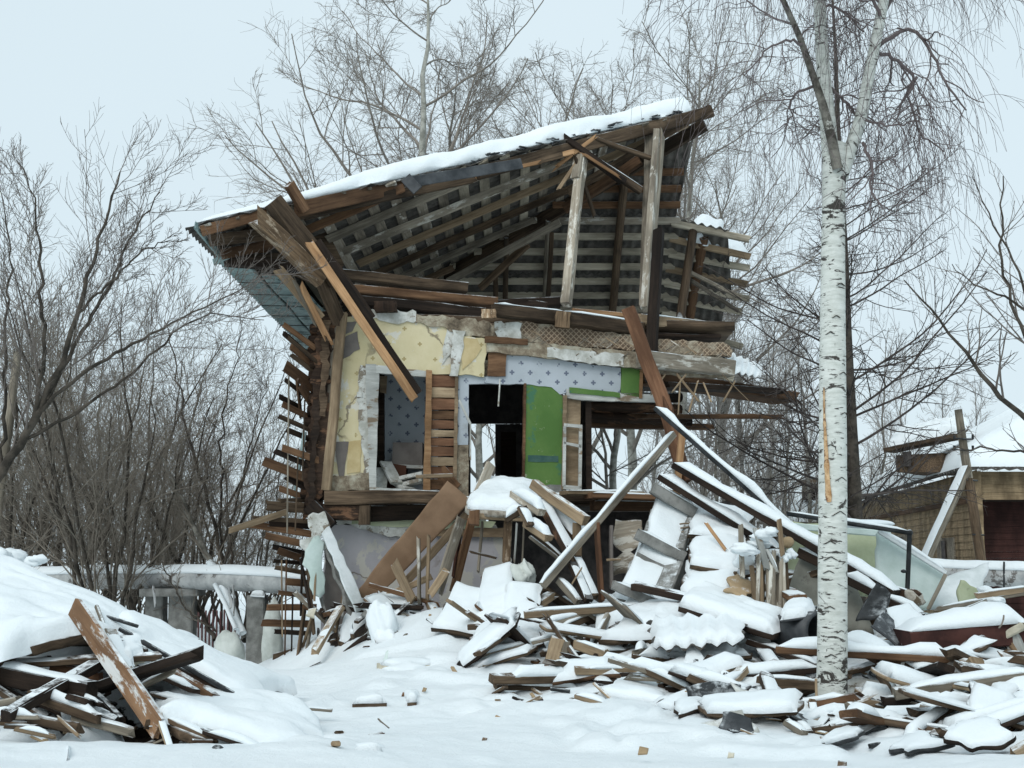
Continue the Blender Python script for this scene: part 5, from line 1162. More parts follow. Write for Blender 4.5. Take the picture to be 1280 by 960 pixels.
for xx in (1255, 1168): beam('strap', P(xx, 702, 20.45), P(xx, 734, 20.45), .03, .02, 'black_metal', parent=pr)
G = 'concrete pillars under the wrapped pipe'
for (x, y0, Y, wpx, lb) in ((196, 738, 18.8, 22, 'dark left half of the double concrete pillar under the wrapped pipe'), (229, 738, 18.7, 30, 'broad concrete pillar under the middle of the wrapped pipe'), (322, 744, 17.6, 22, 'slim concrete pillar with a snow cap under the pipe by the house')):
    o = beam('concrete_pillar', P(x-2, 860, Y), P(x, y0, Y), wpx/FPX*Y, .3, 'concrete', lb, 'pillar', G, wob=.01)
beam('pillar_beam', P(180, 741, 18.6), P(252, 740, 18.6), .5, .12, 'concrete', 'concrete pad between the double pillars and the pipe', 'beam')
panel('snow_mound', [P(312, 744, 17.4), P(332, 745, 17.4), P(332, 743, 17.6), P(314, 743, 17.6)], .02, 'snow', 'little peaked snow cap on the slim pillar', 'snow', snow=.07, rag=.02)
# pink fence far back, white sack
pf = empty('pink_fence', P(260, 800, 21), 'faded pink board fence behind the leaning stems', 'fence')
for i in range(14): beam('board', P(238+i*4.6, 835, 21), P(239+i*4.6, 762+(i % 3), 21), .06, .022, 'pink_fence', parent=pf, up=Vector((1, 0, 0)))
def blob(name, c, s, seed, mat, label, cat, squash=1, parent=None, n=(28, 18), amp=.3):
    V, F = [], []; nu, nv = n
    for j in range(nv+1):
        ph = math.pi*j/nv
        for i in range(nu):
            th = 2*math.pi*i/nu; d = Vector((math.sin(ph)*math.cos(th), math.sin(ph)*math.sin(th), math.cos(ph)))
            k_ = 1+amp*float(fbm(np.array([d.x*1.6+seed+d.z]), np.array([d.y*1.6+seed*2-d.z*.8]), seed, 4)[0]); V.append((c[0]+d.x*s[0]*k_, c[1]+d.y*s[1]*k_, c[2]+d.z*s[2]*k_))
    for j in range(nv):
        for i in range(nu): a = j*nu+i; b = j*nu+(i+1) % nu; F.append((a, b, b+nu, a+nu))
    me = rawmesh(name, V, F, M[mat], smooth=True); o = link(name, me, parent, Matrix())
    if parent is None: tag(o, label, cat)
    return o
blob('white_sack', P(288, 816, 16.2), (.19, .18, .27), 5, 'sack_cloth', 'bulging dirty white sack on the snow below the wrapped pipe', 'sack', amp=.9)
blob('stuffed_bag', P(342, 795, 17.3), (.15, .15, .5), 8, 'sack_cloth', 'pale wrapped bundle behind the broken siding near the slim pillar', 'bundle', amp=.9)
# snow clumps caught on branches
clump = [(20, 694, 13.2, .12), (46, 700, 12.8, .10), (-4, 694, 13.0, .14)]
for i, (x, y, Y, s) in enumerate(clump):
    o = blob('snow_clump', P(x, y, Y), (s*1.1, s*.8, s*.6), i+3, 'snow', 'soft snow clump caught in the bare thicket on the left', 'snow', n=(20, 14), amp=1.2); o['group'] = 'snow clumps in the thicket'
# snow lines on the leaning stems
for (a, b, s) in (((308, 795, 17.4), (266, 706, 18.2), .10), ((298, 790, 17.3), (272, 735, 17.8), .06)):
    o = beam('snow_line', P(a[0]-3, a[1]-4, a[2]), P(b[0]-3, b[1]-4, b[2]), s*1.2, s, 'snow', 'ridge of snow lying along a leaning stem or branch', 'snow', 'snow ridges on stems', rnd=True, wob=s*.5)
# ================================================================ debris: hand-placed pieces
def B(label, p1, p2, Y1, Y2, wpx, mat, depth=None, name='plank', cat=None, **k):
    if max(Y1, Y2) < 12.8 and p1[0] > 600 and name == 'plank':
        a, b = P(*p1, Y1), P(*p2, Y2); q = [(a+(b-a)*t) for t in (0, .5, 1)]; lift = sorted(g1(v.x, v.y)-v.z for v in q)[1]+.03
        if lift > 0: dz = min(lift, .16); dp_ = dz/Y1*FPX; p1 = (p1[0], p1[1]-dp_); p2 = (p2[0], p2[1]-dp_)
    o = pbeam(name, p1, p2, Y1, Y2, wpx, mat, depth, label=label, cat=cat or name.replace('_', ' '), **k); return o
def S(label, q, Ys, t, mat, name='board_sheet', cat='sheet', **k):
    return ppanel(name, q, Ys, t, mat, label=label, cat=cat, **k)
# ---- left heap: fallen roof under thick snow, dark cavity with boards
S('broad fallen roof section under deep smooth snow over the dark left cavity', [(-40, 832), (108, 792), (205, 800), (-60, 688)], [8.2, 8.6, 10.2, 10.4], .07, 'weathered_wood', name='roof_section', cat='roof section', snow=.22, rag=.16, nu=34, nv=24, wave=.10, hang=.05)
S('second snow slab of fallen roofing running down to the right of the tilted brown plank', [(118, 800), (330, 885), (372, 868), (150, 768)], [8.9, 9.1, 10.2, 10.0], .06, 'black_metal', name='roof_section', cat='roof section', snow=.11, rag=.16, nu=30, nv=20, wave=.12, hang=.06)
S('lowest snow slab with a brown board edge at the foot of the left heap', [(205, 905), (376, 948), (400, 902), (215, 862)], [7.9, 8.0, 9.0, 9.2], .06, 'weathered_wood', name='roof_section', cat='roof section', snow=.16, rag=.14, nu=24, nv=14, wave=.10, hang=.05)
S('small snow-capped piece lodged behind the tilted brown plank', [(128, 836), (180, 832), (178, 800), (124, 806)], [8.5, 8.6, 9.0, 9.0], .05, 'glass_wool', name='broken_sheet', snow=.12, rag=.1)
B('wide tilted brown plank with snow flecks propped across the left cavity', (101, 770), (196, 908), 8.5, 7.9, 29, 'propped_plank', .04, snow=0, rag=.05, ragA=.12, seed=5)
B('whitish edge board along the tilted brown plank', (108, 766), (206, 904), 8.56, 8.0, 8, 'painted_white_wood', .05, rag=.05)
B('pale split board end below the foot of the tilted brown plank', (200, 898), (213, 938), 7.9, 7.7, 7, 'tan_wood', .04, rag=.08, snow=.02)
G = 'dark boards in the left cavity'
for i, (a, b, Y1, Y2, wd, mt, sn, lb) in enumerate([
  ((-20, 838), (112, 866), 8.5, 8.3, 24, 'dark_wood', .04, 'thick dark beam across the top of the left cavity'),
  ((-20, 850), (62, 905), 8.4, 8.1, 9, 'weathered_wood', .0, 'dark board slanting down at the left side of the cavity'),
  ((40, 868), (120, 898), 8.2, 8.0, 12, 'weathered_wood', .07, 'snow-topped board sloping right in the middle of the cavity'),
  ((90, 868), (124, 880), 8.3, 8.2, 6, 'dark_wood', .05, 'short snow-topped board tucked near the tilted plank'),
  ((-20, 884), (20, 876), 8.0, 8.0, 9, 'grey_wood', .0, 'grey board stub at the left edge of the cavity'),
  ((-20, 896), (42, 896), 7.8, 7.8, 6, 'grey_wood', .05, 'flat snow-topped board at the lower left edge of the cavity'),
  ((8, 908), (40, 909), 7.8, 7.8, 6, 'weathered_wood', .02, 'second flat board just under the snow-topped one'),
  ((42, 898), (95, 910), 8.0, 7.9, 12, 'weathered_wood', .0, 'blunt dark beam lying low in the cavity'),
  ((96, 898), (162, 914), 8.1, 8.0, 11, 'grey_wood', .02, 'greyish board pointing at the foot of the tilted plank'),
  ((24, 912), (62, 920), 7.7, 7.7, 6, 'tan_wood', .04, 'small pale snow-topped board at the lowest lip of the cavity'),
  ((70, 836), (122, 850), 8.7, 8.7, 20, 'red_board', .0, 'reddish board inside the cavity behind the tilted plank'),
  ((60, 826), (112, 820), 8.7, 8.8, 6, 'weathered_wood', .0, 'dark batten under the snow lip of the cavity'),
  ((120, 870), (150, 900), 8.5, 8.3, 10, 'dark_wood', .0, 'dark board end right behind the tilted plank'),
  ((10, 860), (90, 900), 8.6, 8.4, 6, 'dark_wood', .0, 'thin dark board slanting through the cavity'),
  ((55, 880), (80, 900), 8.7, 8.6, 9, 'brown_board', .0, 'short brown board deep in the cavity'),
  ((74, 898), (96, 918), 7.9, 7.8, 4, 'tan_wood', .0, 'thin pale splinter leaning out of the cavity')]):
    B(lb, a, b, Y1, Y2, wd, mt, None, snow=sn, rag=.05, ragA=.03)
B('thin black metal rod lying on the smooth snow of the left heap', (96, 759), (172, 783), 9.4, 9.3, 4, 'black_metal', .03, name='metal_rod')
B('short pale batten poking out beside the black rod', (121, 758), (137, 802), 9.3, 8.9, 5, 'grey_wood', .03)
B('grey splintered board pointing up right beside the tilted plank', (164, 866), (206, 844), 8.7, 8.5, 6, 'grey_wood', .06, snow=.04, rag=.12)
B('long black roof edge rail running down the left heap', (150, 786), (300, 872), 8.92, 8.82, 5, 'black_metal', .05, name='metal_rail')
B('dark board under the black roof rail', (190, 822), (300, 874), 8.95, 8.85, 9, 'dark_wood', .04)
B('brown board edge under the lowest snow slab', (275, 918), (378, 950), 7.9, 7.8, 6, 'tan_wood', .1)
B('dark board beneath the snow slab at the heap foot', (192, 892), (232, 918), 8.1, 8.0, 12, 'weathered_wood', .1, rag=.06)
B('thin straw-like stick lying on the snow at the heap foot', (345, 936), (395, 934), 7.9, 7.9, 2, 'tan_wood', .01, name='stick')
B('slim half-buried batten on the open snow right of the left heap', (350, 883), (415, 888), 9.4, 9.4, 4, 'grey_wood', .05, snow=.02)
B('mostly buried board crossing the ridge of the left heap', (212, 790), (243, 802), 10.2, 10.2, 5, 'tan_wood', .3, snow=.05)
blob('round_stub', P(272, 943, 7.4), (.045, .07, .055), 3, 'black_metal', 'dark round stub with a snow hood at the foot of the left heap', 'stub')
for i, (x, y, Y, s, mt, lb) in enumerate([(622, 899, 9.3, .06, 'cardboard', 'brown torn scrap on the open snow, larger of the pair'), (650, 904, 9.2, .03, 'cardboard', 'tiny brown scrap on the open snow, smaller of the pair'), (605, 924, 8.4, .04, 'weathered_wood', 'dark chip poking from the open foreground snow'), (803, 939, 7.6, .07, 'cardboard', 'tan chip standing in the foreground snow'),
   (505, 868, 10.4, .05, 'brown_board', 'reddish chip near the half-buried light stub'), (530, 862, 10.6, .04, 'cardboard', 'small tan chip right of the reddish one'), (640, 868, 10.5, .05, 'brown_board', 'brown triangular chip below the left debris hollow'), (913, 944, 7.4, .05, 'glass_wool', 'yellowish flat chip in the foreground snow below the birch'), (1128, 880, 9.5, .06, 'cardboard', 'tan lump lying on a snow slab right of the birch'), (1052, 955, 7.2, .05, 'weathered_wood', 'dark tuft in the foreground snow under the birch')]):
    p = P(x, y, Y); q_ = lambda a, b, c_: p+Vector((a*s, b*s, c_*s)); s *= .45; panel('scrap', [q_(-1, -.4, -.6), q_(.9, -.6, -.4), q_(1.3, .5, .5), q_(-.5, .5, .9)], .01, mt, lb, 'scrap', rag=s*.3, nu=5, nv=4, seed=i)
for i, (x, y, Y, l) in enumerate([(462, 877, 10.0, 34), (515, 876, 10.0, 26), (460, 942, 7.6, 40), (85, 950, 7.0, 12), (615, 866, 10.6, 22), (440, 790, 14, 8)]):
    S(['dark crack-like board edge on the open snow left of centre', 'dark edge under a small snow hump beside the first crack', 'long dark board edge in the foreground snow', 'dark board tip at the lower left foreground', 'thin dark edge under the snow below the central hollow', 'pale chip at the ramp of snow'][i], [(x-l/2, y+3), (x+l/2, y+2), (x+l/2-3, y-6), (x-l/2+3, y-6)], [Y, Y, Y+.5, Y+.5], .05, 'weathered_wood', name='buried_board', cat='board', snow=.07, rag=.05)
# ---- clutter at the foot of the plaster wall
blob('snow_bundle', P(480, 786, 14.0), (.17, .2, .28), 5, 'snow', 'tall rounded snow bundle before the torn wall linings', 'snow', amp=1.3, n=(36, 24))
S('snowy tilted slab with crumbly lower edge below the torn linings', [(462, 806), (506, 806), (478, 752), (455, 756)], [13.7, 13.6, 14.6, 14.7], .05, 'concrete', name='plaster_slab', snow=.10, rag=.1)
S('crumpled grey sheet at the tip of the snow bundle', [(497, 812), (512, 808), (506, 792), (498, 796)], [13.5, 13.5, 13.6, 13.6], .02, 'grey_wood', name='crumpled_sheet', rag=.1, wave=.1)
S('thin pale triangular sheet standing in the snow slope', [(474, 840), (484, 850), (486, 812), (482, 815)], [12.6, 12.6, 12.7, 12.7], .01, 'pale_green_sheet', name='thin_sheet')
S('broken yellowish insulation block in a snow hood below the slope', [(488, 842), (520, 840), (530, 828), (490, 828)], [11.9, 12, 12.3, 12.3], .1, 'glass_wool', name='insulation_block', cat='insulation', snow=.08, rag=.15)
S('big tilted brown fibreboard sheet leaning against the upper floor', [(444, 742), (466, 752), (590, 628), (558, 600)], [15.2, 15.2, 15.1, 15.1], .02, 'fibreboard', name='fibreboard_sheet', rag=.012)
S('crumpled plaster and board lump at the foot of the brown fibreboard', [(478, 748), (520, 770), (520, 742), (474, 738)], [14.6, 14.4, 15, 15.2], .12, 'plaster_rubble', name='plaster_lump', cat='rubble', rag=.15, wave=.2, snow=.03)
for (a, b, Y1, Y2, wd, mt, sn, lb) in [
  ((494, 706), (514, 748), 14.9, 14.7, 14, 'tan_wood', 0, 'short tan board leaning right before the fibreboard'),
  ((523, 676), (524, 748), 14.8, 14.7, 13, 'whitewashed_wood', 0, 'upright limewashed board, left of the standing pair'),
  ((536, 674), (534, 746), 14.75, 14.65, 10, 'tan_wood', 0, 'upright tan board, right of the standing pair'),
  ((484, 745), (536, 722), 15.0, 14.9, 8, 'tan_wood', 0, 'tan board crossing low behind the upright pair'),
  ((510, 725), (588, 638), 15.0, 15.2, 10, 'tan_wood', 0, 'long slanting tan board left of the snow table'),
  ((548, 738), (576, 650), 14.5, 14.7, 14, 'whitewashed_wood', .03, 'white-streaked slanting board leaning on the snow table'),
  ((568, 735), (592, 640), 14.8, 15.0, 12, 'brown_board', 0, 'dark brown board right behind the white-streaked one'),
  ((590, 636), (612, 584), 15.1, 15.3, 14, 'whitewashed_wood', 0, 'pale board jutting up before the doorway'),
  ((540, 740), (556, 716), 14.4, 14.4, 10, 'tan_wood', 0, 'small board stub at the foot of the slanting boards')]:
    B(lb, a, b, Y1, Y2, wd, mt, .04, snow=sn, rag=.06, ragA=.06)
# ---- snow-topped table-like wreck and dark interior
S('flat snow-covered floor fragment shaped like a table before the doorway', [(580, 636), (666, 640), (672, 612), (600, 608)], [14.3, 14.3, 15.6, 15.6], .07, 'plaster_rubble', name='floor_fragment', cat='floor fragment', snow=.20, rag=.08, nu=20)
for (a, b, Y1, Y2, wd, mt, sn, lb, dp) in [
  ((588, 644), (655, 648), 14.35, 14.35, 8, 'tan_wood', 0, 'brown edge beam under the snow table', .12),
  ((593, 640), (593, 654), 14.2, 14.2, 11, 'brown_board', .04, 'square beam end at the corner of the snow table', .12),
  ((635, 652), (633, 700), 14.4, 14.4, 9, 'rotten_wood', 0, 'short mottled post under the snow table', .1),
  ((603, 655), (598, 712), 14.9, 14.6, 6, 'grey_wood', 0, 'grey upright bar left under the snow table', .03),
  ((646, 656), (643, 700), 14.3, 14.4, 3, 'painted_white_wood', 0, 'thin pale strip hanging under the snow table', .02),
  ((655, 655), (653, 702), 14.3, 14.4, 3, 'grey_wood', 0, 'narrow grey bar right under the snow table', .02),
  ((589, 690), (618, 697), 14.2, 14.3, 3, 'weathered_wood', 0, 'thin crossbar low under the snow table', .03),
  ((575, 660), (568, 720), 15.0, 14.8, 13, 'dark_red_door', 0, 'dark red upright board behind the slanting boards', .03),
  ((643, 618), (676, 640), 14.4, 14.0, 9, 'whitewashed_wood', .12, 'snow-loaded board crossing the table top', .12),
  ((634, 650), (656, 636), 14.0, 14.0, 7, 'weathered_wood', .10, 'short snow-loaded board angled over the table edge', .1),
  ((652, 636), (662, 655), 13.9, 13.8, 7, 'weathered_wood', .08, 'stubby snow-capped board hanging over the table edge', .1),
  ((660, 655), (684, 672), 14.0, 13.7, 9, 'tan_wood', .10, 'snow-capped board sloping down from the table corner', .12),
  ((668, 606), (730, 650), 14.6, 14.1, 13, 'tan_wood', 0, 'clean pale squared beam sloping down below the green wall', .12),
  ((678, 628), (712, 690), 14.5, 14.0, 12, 'log_wood', .03, 'dark crumbly beam under the pale squared one', .12),
  ((684, 625), (724, 672), 14.8, 14.4, 10, 'weathered_wood', .14, 'snow-covered board beside the dark crumbly beam', .3),
  ((660, 660), (702, 696), 14.4, 14.1, 4, 'weathered_wood', .02, 'thin bent strip curving down from the table', .05),
  ((664, 672), (700, 700), 14.2, 14.0, 4, 'grey_wood', 0, 'second thin strip under the bent one', .05),
  ((721, 655), (722, 700), 14.2, 14.2, 9, 'tan_wood', .05, 'short upright stub behind the long white bar', .1),
  ((720, 698), (742, 745), 13.8, 13.5, 10, 'weathered_wood', .05, 'leaning dark plank below the long white bar', .1),
  ((716, 706), (735, 750), 13.7, 13.4, 8, 'dark_wood', .03, 'second dark plank below the long white bar', .1),
  ((700, 726), (722, 752), 13.6, 13.4, 9, 'grey_wood', .03, 'short grey board leaning at the white bar foot', .08),
  ((716, 728), (726, 712), 13.5, 13.5, 2, 'tan_wood', 0, 'thin yellow splinter under the white bar', .02)]:
    B(lb, a, b, Y1, Y2, wd, mt, dp, snow=sn, rag=.04, ragA=.03)
blob('snow_bundle', P(655, 716, 13.8), (.12, .12, .13), 9, 'sack_cloth', 'whitish rounded bundle with a drip under the snow table', 'bundle', amp=1.5)
S('large snow-laden sheet sloping down left under the snow table', [(588, 780), (638, 768), (642, 706), (604, 716)], [13.2, 13.1, 14.1, 14.3], .05, 'weathered_wood', name='board_sheet', snow=.08, rag=.03)
S('snow slab sheet rising to the left from the central hollow', [(540, 786), (612, 796), (622, 745), (570, 728)], [13.3, 13.0, 13.8, 14.2], .05, 'weathered_wood', snow=.08, rag=.04)
S('narrow snow-covered sheet hanging beside the dark hollow', [(628, 792), (664, 788), (680, 732), (632, 728)], [12.9, 12.9, 13.6, 13.6], .05, 'weathered_wood', snow=.07, rag=.03)
S('flat snow-covered board over the dark hollow at centre left', [(588, 800), (662, 812), (690, 794), (606, 782)], [12.3, 12.1, 12.9, 13.1], .05, 'brown_board', snow=.14, rag=.06)
B('long white snow-lined bar leaning from the debris to the broken floor', (678, 732), (842, 542), 13.4, 14.6, 9, 'grey_wood', .06, name='long_bar', snow=.05)
B('long snow-covered bar sloping down right from the broken floor', (820, 510), (1024, 690), 14.4, 13.2, 6, 'black_metal', .09, name='long_bar', snow=.08)
B('lower snowy beam parallel below the long sloping bar', (846, 582), (1120, 742), 13.8, 12.2, 9, 'dark_wood', .20, name='long_beam', snow=.10)
B('snow-laden sloping beam nearest under the two parallel ones', (826, 596), (975, 690), 13.9, 13.2, 8, 'dark_wood', .18, name='long_beam', snow=.09)
B('black lattice-like roof beam with snow right of the splintered post', (1000, 690), (1075, 728), 12.9, 12.4, 13, 'dark_wood', .10, name='long_beam', snow=.10)
B('dark beam continuing down right behind the near birch', (1056, 722), (1150, 770), 12.5, 11.9, 11, 'dark_wood', .12, name='long_beam', snow=.10, rag=.05)
B('bare brown upright plank below the parallel beams', (746, 655), (752, 752), 13.9, 13.7, 17, 'red_board', .04)
B('beige upright board attached right of the brown plank', (764, 658), (764, 735), 14.0, 13.9, 17, 'cupboard_grey', .04)
S('pale torn papered board hanging behind the beige upright', [(772, 720), (792, 716), (798, 650), (774, 648)], [14.1, 14.1, 14.2, 14.2], .03, 'whitewashed_wood', rag=.08, wave=.05)
B('thin pale peg sticking out right of the brown plank', (758, 700), (776, 699), 13.7, 13.7, 3, 'tan_wood', .02, name='peg')
# leaning chimney-like wall section with three ledges
ws = empty('fallen_wall_section', P(800, 760, 13.6), 'leaning masonry-like wall section with three dark ledges and snow on its faces', 'wall section')
ppanel('face', [(798, 690), (848, 712), (866, 640), (824, 618)], [13.3, 13.2, 14.0, 14.1], .18, 'concrete', parent=ws, snow=.07, rag=.04)
ppanel('face', [(768, 748), (826, 765), (846, 700), (800, 676)], [12.9, 12.8, 13.5, 13.6], .18, 'concrete', parent=ws, snow=.08, rag=.04)
for a, b, wd in (((817, 611), (866, 640), 14), ((797, 668), (852, 697), 13), ((767, 732), (818, 754), 12)):
    Yl = {611: 13.9, 668: 13.3, 732: 12.7}[a[1]]; pbeam('ledge', a, b, Yl, Yl, wd, 'concrete', .22, parent=ws, snow=.05, wob=.03, rag=.03, ragA=.03)
pbeam('side_stone', (846, 705), (826, 756), 13.3, 12.8, 18, 'concrete', .2, parent=ws, wob=.02)
pbeam('side_stone', (856, 650), (845, 690), 13.9, 13.4, 12, 'concrete', .2, parent=ws, wob=.02)
S('dark upright sheet behind the leaning wall section', [(845, 765), (866, 760), (866, 690), (850, 690)], [13.6, 13.8, 14, 13.8], .04, 'lining_dark', rag=.04)
for i in range(7): B('bundle of thin reeds between the wall section and the snow sheets', (850+i % 3, 655+i*5), (868, 653+i*5), 13.6, 13.7, 2, 'tan_wood', .02, name='reed', group='reeds by the wall section')
# big stepped snow sheets right of it
S('upper of the big stepped snow sheets right of the leaning wall section', [(862, 668), (932, 680), (940, 640), (866, 628)], [13.3, 13.2, 14.2, 14.4], .05, 'weathered_wood', snow=.11, rag=.05)
S('middle of the big stepped snow sheets right of the leaning wall section', [(858, 708), (926, 715), (930, 668), (866, 660)], [12.8, 12.8, 13.4, 13.6], .05, 'weathered_wood', snow=.10, rag=.05)
S('lower steep stepped snow sheet above the long flat slabs', [(852, 752), (918, 758), (925, 704), (862, 700)], [12.4, 12.3, 13.1, 13.2], .05, 'weathered_wood', snow=.10, rag=.05)
S('broad smooth snow slab with dark lower edge sloping to the right of centre', [(846, 758), (968, 794), (990, 780), (872, 730)], [11.9, 11.4, 12.0, 12.8], .05, 'dark_wood', snow=.16, rag=.05)
S('long snow slab left of the broad smooth one', [(760, 800), (880, 802), (862, 752), (786, 750)], [12.0, 11.8, 12.8, 13.0], .05, 'weathered_wood', snow=.18, rag=.1)
S('snow-covered corrugated sheet with wavy torn edge at centre right', [(818, 812), (930, 802), (930, 776), (812, 778)], [11.0, 10.9, 11.8, 11.9], .012, 'slate_sheet', name='slate_sheet', corr_=.15, snow=.12, rag=.05)
B('thin brown splinter lying on the stepped snow sheets', (884, 656), (903, 682), 13.1, 13.0, 4, 'fresh_wood', .03, rag=.08, ragA=.05)
S('tan cardboard piece below the splintered post', [(906, 734), (936, 752), (944, 728), (918, 718)], [12.3, 12.2, 12.5, 12.6], .03, 'cardboard', name='cardboard_piece', cat='cardboard', rag=.05)
# splintered post cluster
sp_ = empty('splintered_post', P(966, 778, 12.4), 'cluster of splintered upright laths capped with crusted snow left of the near birch', 'post')
r = random.Random(9)
for i in range(11):
    x = 948+i*3.6; pbeam('splinter', (x+r.uniform(-2, 2), 700+r.uniform(-4, 14)), (x+r.uniform(-3, 3), 775+r.uniform(0, 10)), 12.4+r.uniform(-.1, .1), 12.3, r.uniform(4, 8), r.choice(['whitewashed_wood', 'grey_wood', 'weathered_wood', 'tan_wood']), .04, parent=sp_, rag=.08, ragA=.12)
for i in range(8):
    x = 925+i*9+r.uniform(-6, 6); s_ = r.uniform(.04, .11); blob('crusted_snow', P(x, 700-22*math.sin(i/7*3.1)+r.uniform(-14, 14), 12.3+r.uniform(-.2, .3)), (s_*1.3, s_, s_*r.uniform(.4, 1.1)), i+40, 'snow', None, None, parent=sp_, amp=1.7, n=(22, 16))
for (a, b, w_, mt) in (((926, 660), (928, 718), 5, 'whitewashed_wood'), ((946, 664), (958, 708), 8, 'painted_white_wood'), ((974, 654), (978, 690), 4, 'tan_wood'), ((960, 690), (970, 712), 4, 'painted_white_wood'), ((940, 712), (944, 756), 4, 'tan_wood')):
    pbeam('splinter', a, b, 12.3, 12.3, w_, mt, .05, parent=sp_, rag=.05, ragA=.05, snow=.02 if mt[0] == 'p' else 0)
blob('plaster_chunk', P(984, 678, 12.6), (.07, .06, .06), 6, 'cardboard', 'brownish rounded chunk above the grey-green wall piece', 'rubble')
# ---- walls lying right
S('dull grey-green wall slab leaning behind the near birch', [(976, 782), (1090, 790), (1062, 712), (1000, 690)], [12.6, 12.5, 12.9, 13.0], .08, 'grey_green_wall', name='wall_slab', cat='wall slab', rag=.03)
S('upright pale yellow-green wall piece behind the near birch', [(978, 735), (1120, 748), (1108, 664), (990, 652)], [13.6, 13.6, 13.7, 13.7], .08, 'yellow_green_wall', name='wall_slab', cat='wall slab', rag=.02)
B('pale cornice strip along the top of the yellow-green wall piece', (975, 656), (1112, 668), 13.4, 13.4, 8, 'pale_green_sheet', .1, name='cornice_strip')
S('tilted pale green wall sheet with white upper edge right of the black pipe', [(1095, 742), (1160, 762), (1184, 718), (1094, 664)], [13.0, 12.9, 13.0, 13.1], .05, 'pale_green_sheet', name='wall_slab', cat='wall slab', rag=.02)
S('whitish sheet lying behind the tilted pale green one', [(1150, 762), (1226, 752), (1236, 702), (1178, 722)], [13.3, 13.3, 13.6, 13.6], .03, 'white_sheet', name='wall_slab', cat='wall slab', rag=.03)
S('small yellow-green wall fragment standing in the snow at right', [(1196, 758), (1228, 754), (1224, 734), (1199, 726)], [12.9, 12.9, 12.9, 12.9], .04, 'yellow_green_wall', name='wall_slab', cat='wall slab', rag=.04)
B('white snow edge strip along the tilted pale green sheet', (1098, 664), (1182, 716), 12.95, 12.9, 5, 'white_sheet', .06, name='edge_strip', snow=.05)
B('dark seam board on the right rim of the tilted pale green sheet', (1182, 718), (1160, 762), 12.85, 12.8, 4, 'grey_wood', .04, name='edge_strip')
bp_ = empty('black_pipe_frame', P(1135, 745, 12.6), 'black bent pipe frame with snow standing right of the near birch', 'pipe frame')
pbeam('top_bar', (984, 642), (1136, 666), 13.0, 12.6, 6, 'black_metal', None, parent=bp_, rnd=True, snow=.035, wob=.01)
pbeam('upright_bar', (1137, 664), (1134, 746), 12.6, 12.6, 6, 'black_metal', None, parent=bp_, rnd=True, wob=.005)
blob('elbow', P(1137, 666, 12.6), (.035, .035, .035), 2, 'black_metal', None, None, parent=bp_, amp=.05, n=(14, 10)); blob('valve_knob', P(1130, 714, 12.6), (.035, .03, .02), 2, 'black_metal', None, None, parent=bp_, amp=.2, n=(10, 8))
blob('snow_lump', P(1082, 655, 12.9), (.30, .15, .05), 4, 'snow', 'long low snow cap on the black pipe beside the near birch', 'snow', amp=.3)
blob('rubble_clump', P(1142, 748, 12.3), (.10, .1, .09), 7, 'plaster_rubble', 'rough dark rubble clump at the foot of the black pipe', 'rubble', amp=1.2)
B('rough dark rubble beam end left of the black pipe foot', (1112, 738), (1140, 746), 12.4, 12.3, 14, 'log_wood', .1, wob=.05, rag=.1, snow=.02)
S('black metal sheet piece standing left of the grey square plate', [(1070, 776), (1104, 770), (1114, 742), (1096, 726)], [11.6, 11.5, 11.7, 11.8], .015, 'black_metal', name='metal_sheet', cat='metal sheet', rag=.02)
S('glossy dark grey square plate propped in the debris', [(1089, 782), (1124, 808), (1136, 792), (1106, 764)], [11.0, 10.9, 11.2, 11.3], .015, 'dark_sheet', name='metal_sheet', cat='metal sheet', rag=.01)
S('snow-dusted square plate tilted toward the rusty beam', [(1128, 806), (1162, 778), (1136, 754), (1108, 760)], [10.9, 11.0, 11.6, 11.5], .015, 'white_sheet', name='metal_sheet', cat='metal sheet', rag=.01, snow=.02)
B('long rusty dark red beam under a thick snow back', (1128, 802), (1275, 790), 10.9, 10.9, 28, 'rust_metal', .5, name='rusty_beam', cat='beam', snow=.20, wob=.02, rag=.02)
for i, (a, b, w_, mt, lb) in enumerate([((1262, 792), (1286, 846), 20, 'painted_white_wood', 'white-blue streaked board standing at the right picture edge'), ((1254, 796), (1272, 786), 9, 'glass_wool', 'yellowish splintered stub before the rusty beam end'), ((1258, 798), (1290, 840), 7, 'rotten_wood', 'rotten branch-like timber by the right picture edge'), ((1255, 780), (1290, 782), 6, 'weathered_wood', 'dark weathered bar over the rusty beam end'), ((1176, 760), (1290, 740), 5, 'grey_wood', 'grey board lying on the snow behind the rusty beam'), ((1228, 744), (1290, 736), 8, 'tan_wood', 'tan board at the right edge under the wrapped pipe'), ((1200, 764), (1250, 742), 4, 'painted_white_wood', 'thin white moulding on the snow behind the rusty beam')]):
    B(lb, a, b, 10.7 if i < 4 else 12.2, 10.6 if i < 4 else 12.2, w_, mt, .06, rag=.08, ragA=.08, snow=.02 if i > 3 else 0)
blob('snow_lump', P(1245, 750, 12.2), (.10, .10, .04), 12, 'snow', 'blocky snow lump between the white sheet and the grey board', 'snow', amp=.9)
blob('snow_lump', P(1232, 738, 12.5), (.08, .08, .045), 15, 'snow', 'small snow lump against the white sheet', 'snow', amp=.9)
